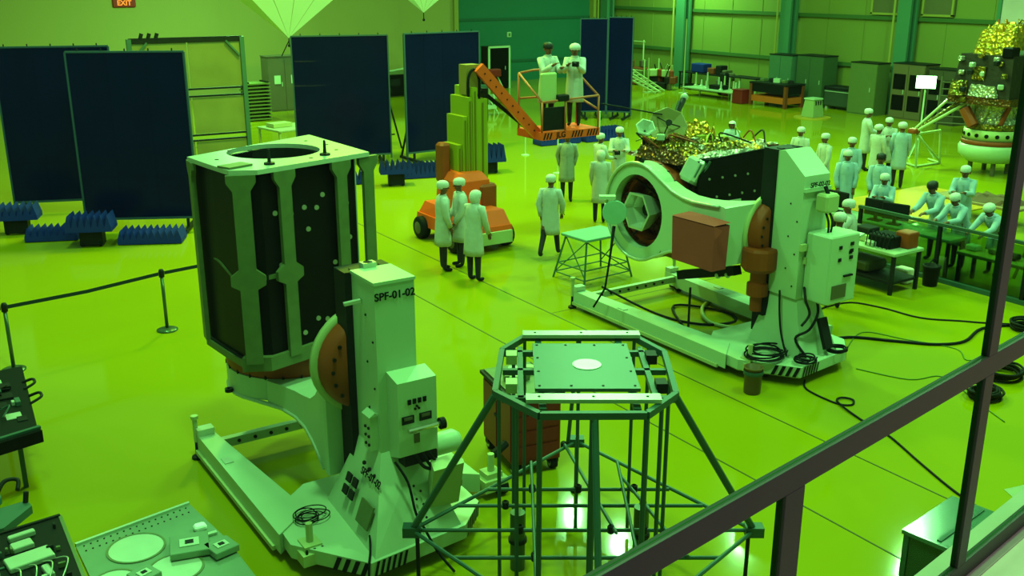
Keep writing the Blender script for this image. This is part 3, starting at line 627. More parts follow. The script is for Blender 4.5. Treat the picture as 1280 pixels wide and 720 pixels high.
MB().box((-.02, -.72, .78), (.04, .04, .04)).build('screw', DARK, f2)
dv = MB().box((.10, -1.06, .62), (.16, .06, .46), 0, R(-22)).build('vent_slot', DARK, f2)
for i in range(3): MB().box((-.22 + .1 * i, -.80, 1.9 - .2 * i), (.12, .05, .10)).build('junction_box', CREAM, f2)
cable('cable', None, [(-.15, -.82, 1.3), (-.25, -.95, 1.15), (-.20, -1.0, .95), (-.35, -1.0, .8)], .02, DARK, f2)
cable('cable', None, [(.05, -.85, 1.2), (-.02, -1.0, .95), (-.2, -1.02, .72), (-.4, -.95, .6), (-.3, -1.1, .34)], .02, RUB, f2)
cable('cable', None, [(-.30, -.5, 1.2), (-.38, -.6, .9), (-.42, -.7, .6), (-.5, -.9, .34)], .016, RUB, f2)
# worm drive below the drum
wd = MB().lathe([(.001, 1.78), (.25, 1.78), (.27, 1.74), (.27, 1.48), (.22, 1.42), (.12, 1.40), (.12, 1.24), (.16, 1.22), (.16, 1.04), (.10, 1.02), (.10, .80), (.001, .80)], (-.36, -.12, 0), 16).build('drive_gearbox', RUST, f2, False)
MB().box((-.30, -.2, .95), (.10, .10, .42)).build('drive_motor', RUB, f2)
MB().bar((-.58, .1, 1.40), (-.55, 1.35, 1.02), .16, .14).build('support_strut', RUB, f2)
for i in range(2): MB().ball((-.62, .25 + .2 * i, 1.30 - .06 * i), .05, 8, 6).build('strut_bolt', ALUL, f2)
MB().tube((-.75, .9, .05), (-.75, .9, .95), .02).build('prop_rod', DARK, f2)
coil('cable_coil', 'big heap of black cable coils on the right trolley base', (10.58, 9.42, .325), .30, 6, None, 1, .013, .35)
coil('cable_coil', 'loose black cable coil next to the big heap on the right trolley', (10.84, 8.96, .325), .17, 5, None, 5, .012, .3)
coil('cable_coil', 'small neat black cable coil alone on the right trolley base', (11.55, 9.0, .325), .15, 4, None, 8, .014, .1)
# ================================================================ SECOND SATELLITE (lying on the right trolley)
s2 = thing('foil_covered_satellite', 'satellite lying on its side, gold foil on top and black side panel', 'satellite', (11.25, 12.23, 1.96))
# local: x along the satellite axis, y across, z up; the ring of the trolley arm is at x = -.66
MB().prism([(-.36, -.74), (.2, -.80), (1.75, -.80), (1.75, .80), (.2, .80), (-.36, .74)], -.80, .84).build('body', RUSTF, s2)
MB().box((.30, -.86, .44), (1.42, .05, 1.0), 0, 0, R(-3)).build('black_panel', BLACK, s2)
for i in range(9): MB().lathe([(.001, -.01), (.02, -.01), (.02, .01), (.001, .01)], (-.30 + (i % 5) * .28 + (i // 5) * .1, -.892, .30 + (i // 5) * .30), 8, 'y').build('panel_fitting', FIT, s2)
MB().box((.40, -.895, .10), (.24, .012, .22)).build('white_label', ALUL, s2)
MB().crumple((.25, -.74, .93), (1.3, .22, .05), 16, 4, .03, 61).build('white_edge_trim', SILV, s2)
def blanket(name, c, d, mat, seed, n=(12, 12), amp=.06): return MB().crumple(c, d, n[0], n[1], amp, seed).build(name, mat, s2)
blanket('foil_blanket', (.30, .0, .84), (1.3, 1.5, .16), GOLD, 3, (16, 16), .10)
blanket('foil_blanket', (1.1, .1, .84), (1.3, 1.4, .07), GOLDB, 4, (14, 14), .06)
blanket('foil_blanket', (-.22, .1, .80), (.7, 1.3, .12), RUSTF, 5, (10, 14), .10)
blanket('foil_blanket', (.55, .35, .98), (.7, .6, .22), GOLDB, 6, (9, 9), .12)
blanket('foil_blanket', (1.5, -.3, .86), (.5, .6, .08), SILV, 7, (8, 8), .04)
for i in range(26):
    rr = random.Random(i); x, y = rr.uniform(-.45, 1.6), rr.uniform(-.55, .6); s_ = rr.uniform(.05, .13)
    MB().bev((x, y, (1.0 if x < .7 else .90) + rr.uniform(0, .12 if x < .7 else .05)), (s_ * rr.uniform(.7, 2), s_ * 1.3, s_), .012, rr.uniform(0, 3)).build('equipment_box', [GOLD, GOLDB, WHITE, RUSTF, SILV, LIME][i % 6], s2)
for i in range(12):
    rr = random.Random(50 + i); x, y = rr.uniform(-.5, 1.5), rr.uniform(-.5, .5)
    cable('harness', None, [(x, y, .98), (x + rr.uniform(-.2, .2), y + .15, 1.16), (x + rr.uniform(-.4, .4), y + rr.uniform(-.3, .3), 1.02)], .014, [LIME, RUST, DARK][i % 3], s2)
# dish antenna: hexagonal reflector, feed and boom
dm = MB(); dm.m = Matrix.Translation((.05, .42, 1.24)) @ Matrix.Scale(.82, 4) @ Euler((R(62), 0, R(-35))).to_matrix().to_4x4()
dm.lathe([(.02, -.05), (.20, -.03), (.40, .02), (.42, .03), (.40, .04), (.2, -.01), (.02, -.03)], n=8); dish = dm.build('dish_reflector', M('olive_reflector', (.20, .17, .05), .4, .1), s2)
df = MB(); df.m = dm.m; df.tube((.25, 0, .02), (0, 0, .22), .012); df.tube((-.2, .2, .02), (0, 0, .22), .012); df.tube((-.1, -.24, .02), (0, 0, .22), .012); df.lathe([(.05, .18), (.07, .26), (.001, .26)], n=8); df.build('dish_feed', DARK, dish)
bo = MB().tube((.22, .55, 1.20), (.78, .85, 1.62), .05).tube((.30, .56, 1.34), (.62, .78, 1.58), .03).build('boom', DARK, s2); MB().ball((.80, .86, 1.64), .07).build('boom_tip', ALUL, bo)
MB().tube((-.75, 1.2, 1.60), (.0, .5, 1.44), .012).build('thin_rod', DARK, s2)
hn = MB(); hn.m = Matrix.Translation((-.42, .45, 1.18)) @ Euler((R(40), R(-30), 0)).to_matrix().to_4x4(); hn.lathe([(.02, -.1), (.06, .0), (.17, .16), (.15, .17), (.02, .05)], n=6).build('horn_antenna', ALUL, s2)
MB().tube((-.42, .45, .9), (-.42, .45, 1.12), .03).build('horn_mast', DARK, s2)
# white instrument box with dark grid, hanging ladder-like harness on the near side
ib = MB().bev((-.36, -.72, .72), (.34, .30, .40), .05, R(20), R(18), R(20)).build('instrument_box', ALUL, s2)
for i in range(3): MB().box((-.44 + i * .09, -.885, .75 + .02 * i), (.05, .02, .22), R(20), R(18), R(20)).build('grille', TEALP, ib)
for i in range(7): MB().bar((-.46, -.5 + .1 * i, .82), (-.30, -.8, .30 - .03 * i), .02).build('harness_strap', DARK, s2)
MB().box((1.62, -.55, .35), (.30, .5, 1.1)).build('end_box', BLACK, s2); MB().ball((1.86, -.7, .75), (.08, .08, .12)).build('end_fitting', ALUL, s2); MB().tube((1.8, -.85, .5), (1.9, -.5, .9), .03).build('end_strut', WHITE, s2)
# engine nozzle seen through the ring
MB().lathe([(.56, -.78), (.58, -.38), (.02, -.34)], (0, 0, 0), 32, 'x').build('adapter_cone', RUSTF, s2, True)
nz = MB().lathe([(.30, -.92), (.34, -.92), (.30, -.74), (.16, -.50), (.10, -.40), (.06, -.40), (.13, -.52), (.27, -.76), (.30, -.92)], (0, 0, 0), 6, 'x').build('engine_nozzle', ALUL, s2)
MB().lathe([(.001, -.70), (.10, -.70), (.13, -.60), (.001, -.56)], (0, 0, 0), 10, 'x').build('nozzle_throat', DARK, nz)
for w in (20, 65, 140, 215, 300): MB().tube((-.74, .54 * math.cos(R(w)), .54 * math.sin(R(w))), (-.42, .2 * math.cos(R(w + 15)), .2 * math.sin(R(w + 15))), .018).build('cone_strut', DARK, s2)
# round pale lamp head in front of the ring
rl = thing('round_work_lamp', 'round pale green disc lamp on thin black stand in front of ring', 'lamp', (9.95, 12.30, 0), 55)
MB().lathe([(.001, -.03), (.19, -.025), (.20, .0), (.19, .025), (.001, .03)], (0, 0, 1.98), 24, 'x').build('disc', M('pale_green_disc', (.22, .42, .30), .4), rl)
MB().box((.05, .12, 2.22), (.14, .26, .05)).build('bracket', WHITE, rl)
MB().path([(.05, 0, 1.74), (.06, .05, 1.2), (.0, .12, .7), (.02, .3, .37)], [.03, .018, .018, .018], 8).build('stand', RUB, rl, True)
# red cloth covered box hanging on the arm
rb = thing('covered_counterweight', 'box covered by pink-red cloth hanging on the white arm neck', 'covered box', (10.13, 10.50, 1.78))
c = MB(); poly = [(-.14, -.40), (.14, -.40), (.16, .45), (-.14, .45)]
c.prism(poly, -.26, .40, [(-.15, -.42), (.15, -.42), (.17, .47), (-.15, .47)]).build('cloth_cover', CLOTHR, rb)
MB().add([(-.16, -.42, .42), (.16, -.44, .44), (.18, .47, .43), (-.16, .48, .41), (0, -.1, .50), (.02, .25, .49), (-.19, -.62, .40), (-.17, -.46, .22)], [(0, 1, 4), (1, 2, 5, 4), (2, 3, 5), (3, 0, 4, 5), (0, 6, 7)]).build('cloth_folds', CLOTHR, rb)

# ================================================================ OCTAGONAL GREEN STAND
st = thing('octagonal_stand', 'green tubular steel stand with octagonal top frame and square plate', 'stand', (5.13, 6.66, 0), -33)
ZT2, ZB = 2.2, .60
O8 = [(-.45, -.92), (.42, -.91), (.72, -.50), (.76, .48), (.53, .92), (-.55, .92), (-.77, .54), (-.82, -.46)]
for i in range(8):
    p, q = O8[i], O8[(i + 1) % 8]; MB().bar((p[0], p[1], ZT2), (q[0], q[1], ZT2), .05, .06).build('top_rail', GREENP, st)
for x in (-.42, .36):
    MB().bar((x, -.80, ZT2 - .02), (x, .88, ZT2 - .02), .06, .05).build('top_beam', GREENP, st)
for y in (-.52, .10, .56): MB().bar((-.76, y, ZT2 - .03), (.72, y, ZT2 - .03), .05, .05).build('top_beam', GREENP, st)
for x in (-.60, .55): MB().bar((x, -.55, ZT2 - .03), (x, .68, ZT2 - .03), .05, .05).build('top_beam', GREENP, st)
pl = MB().box((-.03, .07, ZT2 + .035), (.90, 1.10, .03)).build('square_plate', TEALP, st)
MB().lathe([(.13, ZT2 + .05), (.13, ZT2 + .056), (.001, ZT2 + .056)], (0, .07, 0), 28).build('centre_disc', ALUL, pl)
for i in range(4):
    for j in range(4):
        if i in (0, 3) or j in (0, 3): MB().lathe([(.012, ZT2 + .05), (.012, ZT2 + .056), (.001, ZT2 + .056)], (-.44 + i * .273, -.42 + j * .33, 0), 6).build('screw', DARK, pl)
for y, w in ((-.70, 1.12), (.86, 1.14)):
    b = MB().box((0.0, y, ZT2 + .055), (w, .13, .035)).build('support_strip', ALUL, st)
    for i in range(3): MB().lathe([(.012, ZT2 + .072), (.012, ZT2 + .078), (.001, ZT2 + .078)], (-.45 + i * .45, y, 0), 6).build('screw', DARK, b)
for x in (-.68, .62):
    for y in (-.3, .38): MB().box((x, y, ZT2 - .0), (.10, .14, .09)).build('clamp_block', CREAM if x < 0 else DARK, st)
mids = [((O8[i][0] + O8[(i + 1) % 8][0]) / 2, (O8[i][1] + O8[(i + 1) % 8][1]) / 2) for i in range(8)]
for i, (x, y) in enumerate(mids):
    r = .031 if i in (0,) else .019; MB().tube((x, y, ZT2 - .03), (x, y, .06), r).build('upright_tube', GREENP, st)
for i in (0, 1, 4, 5): x, y = O8[i]; MB().tube((x, y, ZT2 - .03), (x, y, .06), .025 if i < 2 else .018).build('upright_tube', GREENP, st)
B4 = [(-1.62, .0), (0.05, 1.90), (1.61, .0), (0.0, -1.85)]
for i in range(4):
    p, q = B4[i], B4[(i + 1) % 4]; MB().tube((p[0], p[1], ZB), (q[0], q[1], ZB), .020).build('base_tube', GREENP, st)
for (x, y), o in ((B4[0], O8[7]), (B4[2], O8[2])): MB().tube((o[0], o[1], ZT2 - .02), (x, y, ZB), .033).build('splayed_leg', GREENP, st)
MB().tube((O8[4][0] - .55, .92, ZT2 - .03), (B4[1][0] - .1, B4[1][1] - .06, ZB), .022).build('splayed_leg', GREENP, st)
MB().tube((0, -.91, ZT2 - .03), (B4[3][0], B4[3][1], ZB), .03).build('splayed_leg', GREENP, st)
for y in (.79, .46, .0, -.47, -.95):
    w = 1.60 * (1 - abs(y) / 1.88); MB().tube((-w, y, ZB), (w, y, ZB), .019).build('base_tube', GREENP, st)
for x in (-.47, .45): 
    w = 1.86 * (1 - abs(x) / 1.62); MB().tube((x, -w, ZB + .04), (x, w, ZB + .04), .017).build('base_tube', GREENP, st)
for x0, y0, x1, y1 in ((-.0, 1.80, .30, -.1), (.55, 1.05, .9, -.5)): MB().tube((x0 - .1, y0, ZB + .03), (x1, y1, ZB + .03), .018).build('brace_tube', GREENP, st)
for x, y in ((-.47, .79), (.57, .79), (.0, .79), (-.74, .46), (-.6, .0), (.57, .0), (.62, .46), (-.47, -.47), (.45, -.47), (-.1, 1.78), (.26, .0)):
    MB().lathe([(.02, -.045), (.035, -.035), (.035, .035), (.02, .045)], (x, y, ZB + .01), 8).build('tube_clamp', DARK, st)
for x, y in B4: k = MB().box((x, y, ZB), (.17, .12, .10)).build('corner_bracket', GREENP, st); MB().lathe([(.001, 0), (.06, 0), (.06, .03), (.02, .05), (.02, ZB - .04)], (x * .97, y * .97, 0), 10).build('foot', DARK, k)
PILL = M('dull_green_pipe', (.05, .09, .03), .35, .2)
for x, y in ((-.62, .30), (.60, .40), (-.60, -.9), (.60, -.9)): k = MB().tube((x, y, .0), (x, y, .62), .075, 16).build('pillar', PILL, st); MB().lathe([(.075, .30), (.092, .30), (.092, .34), (.075, .34)], (x, y, 0), 16).build('pillar_band', DARK, k)

# ---- dark red tool trolley behind the stand
tr = thing('tool_trolley', 'dark red tool trolley on black casters behind the green stand', 'trolley', (6.12, 9.22, 0), -10)
MB().bev((0, 0, .56), (.62, .92, .82), .02).build('body', RED, tr)
MB().box((0, 0, 1.0), (.68, .98, .04)).build('top_tray', DARK, tr); MB().box((0, .0, 1.03), (.60, .9, .02)).build('tray_mat', ALU, tr)
for i in range(4): MB().box((0, -.466, .30 + i * .19), (.54, .012, .16)).build('drawer', RED, tr); 
for i in range(2): d = MB().box((-.316, -.22 + .44 * i, .56), (.012, .40, .74)).build('side_door', RED, tr)
MB().box((-.325, .0, .62), (.02, .10, .03)).build('handle', RUB, tr)
for x, y in ((-.24, -.38), (.24, -.38), (-.24, .38), (.24, .38)): caster(tr, x, y, .075, .15)
for i in range(5): rr = random.Random(i + 90); MB().bev((rr.uniform(-.2, .2), rr.uniform(-.1, .4), 1.08), (.10, .12, .08), .01, rr.uniform(0, 2)).build('tray_item', [CREAM, ALU, WHITE][i % 3], tr)

# ================================================================ MAST LIFT
jl = thing('mast_lift', 'orange self-propelled mast lift with lime mast and raised basket', 'boom lift', (10.95, 18.6, 0))
ch = MB(); ch.prism([(-.72, -1.15), (.42, -1.15), (.44, -.5), (.44, 1.1), (-.74, 1.1), (-.74, -.5)], .28, .55, [(-.70, -1.12), (.40, -1.12), (.42, -.5), (.42, 1.06), (-.72, 1.06), (-.72, -.5)]).build('chassis', ORANGE, jl)
MB().prism([(-.66, -1.1), (.38, -1.1), (.38, -.45), (-.66, -.45)], .55, .86, [(-.56, -.95), (.30, -.95), (.26, -.5), (-.5, -.5)]).build('front_hood', ORANGE, jl)
MB().prism([(-.68, .2), (.40, .2), (.40, 1.05), (-.68, 1.05)], .55, .80, [(-.6, .25), (.34, .25), (.32, .95), (-.58, .95)]).build('rear_hood', ORANGE, jl)
MB().prism([(-.60, -.5), (.30, -.5), (.30, .45), (-.60, .45)], .55, 1.42, [(-.54, -.44), (.26, -.44), (.26, .40), (-.54, .40)]).build('turret_cover', ORANGE, jl)
MB().prism([(-.54, -.44), (.26, -.44), (.26, .40), (-.54, .40)], 1.42, 1.58, [(-.42, -.32), (.15, -.32), (.15, .32), (-.42, .32)]).build('turret_top', ORANGE, jl)
MB().bev((-.47, .28, 1.75), (.24, .30, .86), .05).build('counterweight', RUST, jl)
bp = MB().box((-.15, -1.17, .32), (1.04, .06, .26)).build('bumper', CREAM, jl); MB().bev((.47, -.0, .30), (.06, 1.0, .20), .02).build('side_skirt', CREAM, jl)
for x in (-.76, .48):
    for y in (-.72, .78):
        w = MB().lathe([(.05, -.11), (.22, -.11), (.25, -.08), (.25, .08), (.22, .11), (.05, .11)], (x, y, .25), 22, 'x').build('wheel', RUB, jl, True)
        MB().lathe([(.001, -.118), (.13, -.118), (.15, -.10), (.15, .10), (.13, .118), (.001, .118)], (x, y, .25), 16, 'x').build('wheel_hub', GREYG, w, True)
MB().bev((.22, -.36, .95), (.42, .30, .75), .05).build('control_cover', RUST, jl)
hs = MB().path([(.20, .0, 1.25), (.22, -.05, 1.5), (.24, -.02, 1.75)], .06, 8).build('hose_bundle', RUB, jl, True)
MB().tube((.45, .05, .9), (.42, .08, 1.9), .03).build('chrome_ram', ALUL, jl)
# nested mast sections, stepped at the top
for i, (x0, x1, y0, y1, zt_) in enumerate(((-.30, -.17, -.05, .55, 2.15), (-.18, -.06, -.10, .60, 2.75), (-.07, .05, -.12, .62, 3.15), (.04, .17, -.14, .62, 3.35), (.16, .42, -.14, .60, 3.10))):
    m_ = MB().box(((x0 + x1) / 2, (y0 + y1) / 2, (zt_ + 1.2) / 2), (x1 - x0 - .012, y1 - y0, zt_ - 1.2)).build('mast_section', LIME, jl)
    MB().box(((x0 + x1) / 2, y0 - .012, (zt_ + 1.25) / 2), (.03, .02, zt_ - 1.4)).build('mast_rib', M('dark_lime', (.16, .13, .006), .5), m_)
MB().box((.16, .18, 3.5), (.34, .30, .62)).build('mast_head', M('olive_head', (.26, .17, .03), .5), jl)
cable('hose', None, [(.02, .0, 3.1), (.02, -.02, 3.55), (.16, -.02, 3.72), (.28, -.02, 3.5), (.28, -.02, 3.05)], .03, RUB, jl)
MB().box((.46, .15, 2.95), (.10, .3, .7)).build('roller_carriage', DARK, jl)
ja = MB().bar((.22, -.1, 3.76), (1.56, -.35, 2.26), .15, .23).build('jib_arm', ORANGE, jl)
for i in range(10): MB().box((.32 + .125 * i, -.20 - .0235 * i, 3.63 - .14 * i), (.03, .012, .03)).build('jib_hole', RUB, ja)
MB().bar((.40, .1, 3.25), (1.5, -.1, 2.35), .06, .08).build('jib_rod', RUB, jl)
# basket
bk = MB().box((2.26, -.18, 2.26), (1.58, .98, .17)).build('basket_floor', ORANGE, jl)
text('lettering', 'JLG', .17, RUB, bk, (1.98, -.676, 2.265), (PI / 2, 0, 0))
for x0, n in ((1.50, 3), (2.26, 4), (2.68, 4)):
    for i in range(n): MB().add([(x0 + .08 * i, -.674, 2.19), (x0 + .08 * i + .04, -.674, 2.19), (x0 + .08 * i + .09, -.674, 2.33), (x0 + .08 * i + .05, -.674, 2.33)], [(0, 1, 2, 3)]).build('stripe', RUB, bk)
RAIL = M('rust_rail_paint', (.42, .10, .04), .5)
def rl_(p): return MB().path(p, .024, 8).build('guard_rail', RAIL, jl, True)
x0, x1, y0, y1 = 1.49, 3.02, -.64, .28
for z in (3.0, ): rl_([(x0, y0, z), (x1, y0, z + .06)])
rl_([(x0, y1, 3.55), (x0 + .4, y1, 3.60), (x1 - .15, y1, 3.6), (x1, y1 - .1, 3.5), (x1, y0, 3.05)]); rl_([(x0, y0, 3.0), (x0, y1, 3.55)])
for x, y, z in ((x0, y0, 3.0), (x0 + .62, y0, 3.02), (x1, y0, 3.06), (x0, y1, 3.55), (x0 + .7, y1, 3.6), (x1, y1 - .1, 3.5)): rl_([(x, y, 2.34), (x, y, z)])
rl_([(x0, y1, 3.0), (x1, y1, 3.0)]); rl_([(x1, y0, 2.75), (x1, y1, 3.0)])
MB().bev((x0 + .22, y0 + .10, 3.30), (.42, .10, .62), .03).build('white_basket_panel', CREAM, jl)
MB().box((x0 + .35, y0 + .06, 2.62), (.62, .04, .5)).build('dark_basket_panel', RUST if False else DARK, jl)
cbx = MB().bev((x0 + .55, y0 + .05, 3.06), (.30, .2, .14), .02).build('basket_console', DARK, jl)

# ================================================================ BLUE SCREENS
def screen(label, p, q, h, cols, rows, group='tall navy screens along the hall'):
    p, q = Vector((p[0], p[1], 0)), Vector((q[0], q[1], 0)); e = q - p; w = e.length; ang = math.degrees(math.atan2(e.y, e.x))
    t = thing('blue_screen', label, 'screen', tuple(p), ang, group)
    for i in range(cols):
        for j in range(rows):
            MB().bev(((i + .5) * w / cols, .0, .35 + (j + .5) * (h - .35) / rows), (w / cols - .003, .05, (h - .35) / rows - .003), .0004).build('screen_tile', BLUEP, t)
    MB().box((w / 2, .012, h / 2 + .17), (w - .02, .02, h - .36)).build('backing_board', BLACK, t)
    for x in (0, w): MB().box((x, 0, h / 2 + .1), (.04, .08, h - .2)).build('side_rail', M('blue_rail', (.03, .06, .09), .5), t)
    MB().box((w / 2, 0, h + .01), (w, .08, .04)).build('top_rail', M('blue_rail', (.03, .06, .09), .5), t)
    MB().box((w / 2, 0, .33), (w, .08, .05)).build('bottom_rail', M('blue_rail', (.03, .06, .09), .5), t)
    for x in (.25, w - .25):
        f = MB().bar((x, -.4, .08), (x, .9, .08), .08, .08).build('foot', DARK, t); MB().bar((x, .85, .1), (x, .03, 1.9), .05, .05).build('back_brace', DARK, f)
        MB().box((x, 0, .2), (.06, .06, .3)).build('leg', DARK, t)
    for i in range(5): MB().tube((w * (i + .5) / 5, 0, h), (w * (i + .5) / 5, 0, h + .08), .015).build('top_pin', DARK, t)
    return t
screen('far left navy screen cut off by the photo edge', (2.9, 26.72), (5.3, 25.85), 4.0, 3, 4)
screen('navy screen left of the open satellite box, overlapping another screen', (4.0, 23.9), (6.22, 22.75), 4.02, 3, 4)
screen('navy screen standing right behind the open satellite box', (11.05, 28.95), (13.78, 28.1), 3.9, 3, 5)
screen('navy screen partly behind the lime lift mast', (14.2, 27.85), (16.86, 27.9), 3.93, 4, 5)
screen('left leaf of the tall navy screen behind the lift basket', (24.75, 33.1), (25.72, 32.6), 3.97, 1, 3)
screen('right leaf of the tall navy screen behind the lift basket', (25.75, 32.55), (26.35, 31.75), 4.03, 1, 3)
def absorber(label, X, Y, rz, w, d, h, tilt=0, stand=False, z=0.02):
    t = thing('foam_block', label, 'foam block', (X, Y, z), rz, 'blue ribbed foam blocks at the screen feet'); n = max(5, int(w / .13)); s = w / n
    zb_ = .34 if stand else 0
    MB().box((w / 2, 0, zb_ + .05), (w, d, .10)).build('backing', BLUEB, t)
    for i in range(n):
        r = MB().add([(i * s, -d / 2, zb_ + .1), (i * s + s * .96, -d / 2, zb_ + .1), (i * s + s / 2, -d / 2, zb_ + h), (i * s, d / 2, zb_ + .1), (i * s + s * .96, d / 2, zb_ + .1), (i * s + s / 2, d / 2, zb_ + h)], [(0, 1, 2), (5, 4, 3), (0, 2, 5, 3), (1, 4, 5, 2), (0, 3, 4, 1)]).build('rib', BLUEB, t)
    if stand:
        MB().box((w / 2, 0, .18), (w * .5, d * .5, .32)).build('trolley', DARK, t)
        for x in (.3, .7): MB().lathe([(.01, -.03), (.06, -.03), (.06, .03), (.01, .03)], (w * x, -d * .2, .05), 10, 'x').build('wheel', RUB, t)
    return t
absorber('dark blue ribbed foam block on trolley at the far left edge', 2.2, 24.9, -20, 1.0, .55, .34, 0, True)
absorber('blue ribbed foam block on the floor between the two left screens', 2.75, 23.95, -22, 1.1, .5, .30)
absorber('blue ribbed foam block on small trolley left of the ribbed floor block', 3.45, 22.9, -24, .95, .6, .36, 0, True)
absorber('wide blue ribbed foam block lying before the left navy screen', 4.45, 22.65, -26, 1.35, .62, .30)
absorber('blue ribbed foam block behind the right metal post of the satellite box', 10.6, 26.3, -20, 1.25, .6, .34)
absorber('blue ribbed foam block on trolley right of the satellite box', 11.95, 25.15, -20, .9, .5, .36, 0, True)
absorber('blue ribbed foam block left of the orange counterweight', 13.0, 25.95, -15, 1.3, .7, .40)
absorber('blue foam block on black stand right of the lift hoses', 15.1, 25.3, -15, .9, .6, .50, 0, True)
absorber('long blue ribbed foam block beneath the lift basket', 19.6, 28.6, -5, 1.6, .6, .45)
absorber('blue ribbed foam block right of the long one under the basket', 21.4, 28.4, -5, 1.6, .6, .45)
# translucent framed panel behind the left screens
tp = thing('framed_panel', 'dark framed upright panel with translucent yellow sheets, behind left screens', 'panel', (6.35, 28.4, 0), -3)
for x in (0, 3.0): MB().box((x, 0, 2.0), (.12, .12, 4.0)).build('frame_post', TEALP, tp)
for z in (3.95, 2.62, 2.42, 1.35, 1.2): MB().box((1.5, 0, z), (3.0, .07, .05 if z < 3.9 else .14)).build('frame_rail', DARK, tp)
SHEET = M('yellow_sheet', (.175, .165, .045), .5, 0, .3, 1.5)
for x in (.06, 1.52):
    for z0_, z1_ in ((2.66, 3.88), (1.39, 2.38), (.3, 1.16)): MB().box((x + .71, .0, (z0_ + z1_) / 2), (1.42, .02, z1_ - z0_)).build('sheet', SHEET, tp)
for x, s in ((.1, 1), (2.9, -1)): MB().bar((x, -.04, 3.5), (x + s * .35, -.04, 3.9), .05, .05).build('corner_gusset', TEALP, tp)
for i in range(3): MB().tube((.3 + .2 * i, 0, 4.0), (.35 + .2 * i, 0, 4.14), .05).build('top_clip', DARK, tp)
# ================================================================ STANCHIONS, PLATFORM, FLOOR ITEMS
def stanchion(label, X, Y):
    t = thing('stanchion', label, 'stanchion', (X, Y, 0), 0, 'belt barrier posts')
    MB().lathe([(.001, 0), (.17, 0), (.17, .02), (.13, .035), (.03, .05), (.001, .05)], n=24).build('base', M('post_green_metal', (.07, .11, .05), .25, .5), t, True)
    MB().tube((0, 0, .04), (0, 0, .96), .028, 12).build('post', M('post_green_metal', (.07, .11, .05), .25, .5), t, True)
    MB().lathe([(.03, .92), (.045, .92), (.045, 1.02), (.03, 1.05), (.001, 1.05)], n=14).build('belt_head', DARK, t, True); return t
stanchion('belt post with round base left of the open satellite box', 3.75, 16.25); stanchion('belt post at the left photo edge behind the circuit panel', 1.36, 15.7)
def belt(label, p, q):
    p, q = Vector(p), Vector(q); m = (p + q) / 2 - Vector((0, 0, .03)); d = Vector((0, 0, .028)); th = (q - p).cross(Vector((0, 0, 1))).normalized() * .004
    b = MB()
    for a, c in ((p, m), (m, q)): b.add([a - d - th, c - d - th, c + d - th, a + d - th, a - d + th, c - d + th, c + d + th, a + d + th], [(0, 1, 2, 3), (7, 6, 5, 4), (0, 4, 5, 1), (3, 2, 6, 7), (0, 3, 7, 4), (1, 5, 6, 2)])
    return tag(b.build('barrier_belt', M('dark_green_belt', (.006, .02, .018), .7)), label, 'belt')
belt('dark belt stretched between the two left barrier posts', (1.40, 15.71, .98), (3.70, 16.24, .98)); belt('dark belt running from the post to behind the satellite box', (3.80, 16.26, .98), (7.6, 17.1, .98)); belt('short dark belt end at the left photo edge', (.2, 15.45, .98), (1.31, 15.69, .98))
def sign_post(label, X, Y, h=1.25):
    t = thing('marker_post', label, 'post', (X, Y, 0), 0, 'thin white posts by the screens'); MB().lathe([(.001, 0), (.14, 0), (.14, .02), (.03, .05), (.001, .05)], n=16).build('base', WHITE, t)
    MB().tube((0, 0, .03), (0, 0, h), .022).build('rod', WHITE, t); MB().lathe([(.03, h), (.03, h + .03), (.001, h + .03)], n=10).build('cap', WHITE, t); return t
sign_post('thin white post under the left end of the lift basket', 18.15, 27.15); sign_post('thin white post under the middle of the lift basket', 17.2, 24.0, 1.5); sign_post('thin white post behind the capped technician at the screens', 19.2, 24.6, 1.6)
# green step platform
pf = thing('step_platform', 'pale green step platform with tubular braced legs beside trolley', 'platform', (11.54, 14.88, 0), 4)
MB().bev((0, 0, .86), (1.02, .76, .05), .01).build('top', M('pale_green_top', (.15, .30, .22), .5), pf)
GT_ = M('green_tube', (.05, .13, .08), .5); corners = [(-.44, -.30), (.44, -.30), (.44, .30), (-.44, .30)]; feet = [(-.80, -.62), (.80, -.56), (.78, .56), (-.80, .48)]
feet = [(-.62, -.46), (.62, -.44), (.62, .46), (-.62, .46)]
for c, f in zip(corners, feet): MB().tube((c[0], c[1], .84), (f[0], f[1], 0.0), .02).build('leg', GT_, pf)
for z, k in ((.30, .65), (.12, .87)):
    q = [(c[0] + (f[0] - c[0]) * k, c[1] + (f[1] - c[1]) * k, z) for c, f in zip(corners, feet)]
    for i in range(4): MB().tube(q[i], q[(i + 1) % 4], .013).build('brace', GT_, pf)
for i in range(4): MB().tube((corners[i][0], corners[i][1], .82), (feet[(i + 1) % 4][0] * .93, feet[(i + 1) % 4][1] * .93, .14), .012).build('diagonal', GT_, pf)
bn = thing('waste_bin', 'small brown-green cylindrical bin beside the right trolley corner', 'bin', (9.95, 9.12, 0))
MB().lathe([(.001, .0), (.115, .0), (.12, .02), (.125, .36), (.135, .37), (.135, .39), (.115, .39), (.11, .05), (.001, .04)], n=20).build('shell', M('bin_olive', (.11, .06, .015), .45), bn, True); MB().lathe([(.136, .28), (.14, .29), (.14, .33), (.136, .34)], n=20).build('rim_band', GREENP, bn, True)
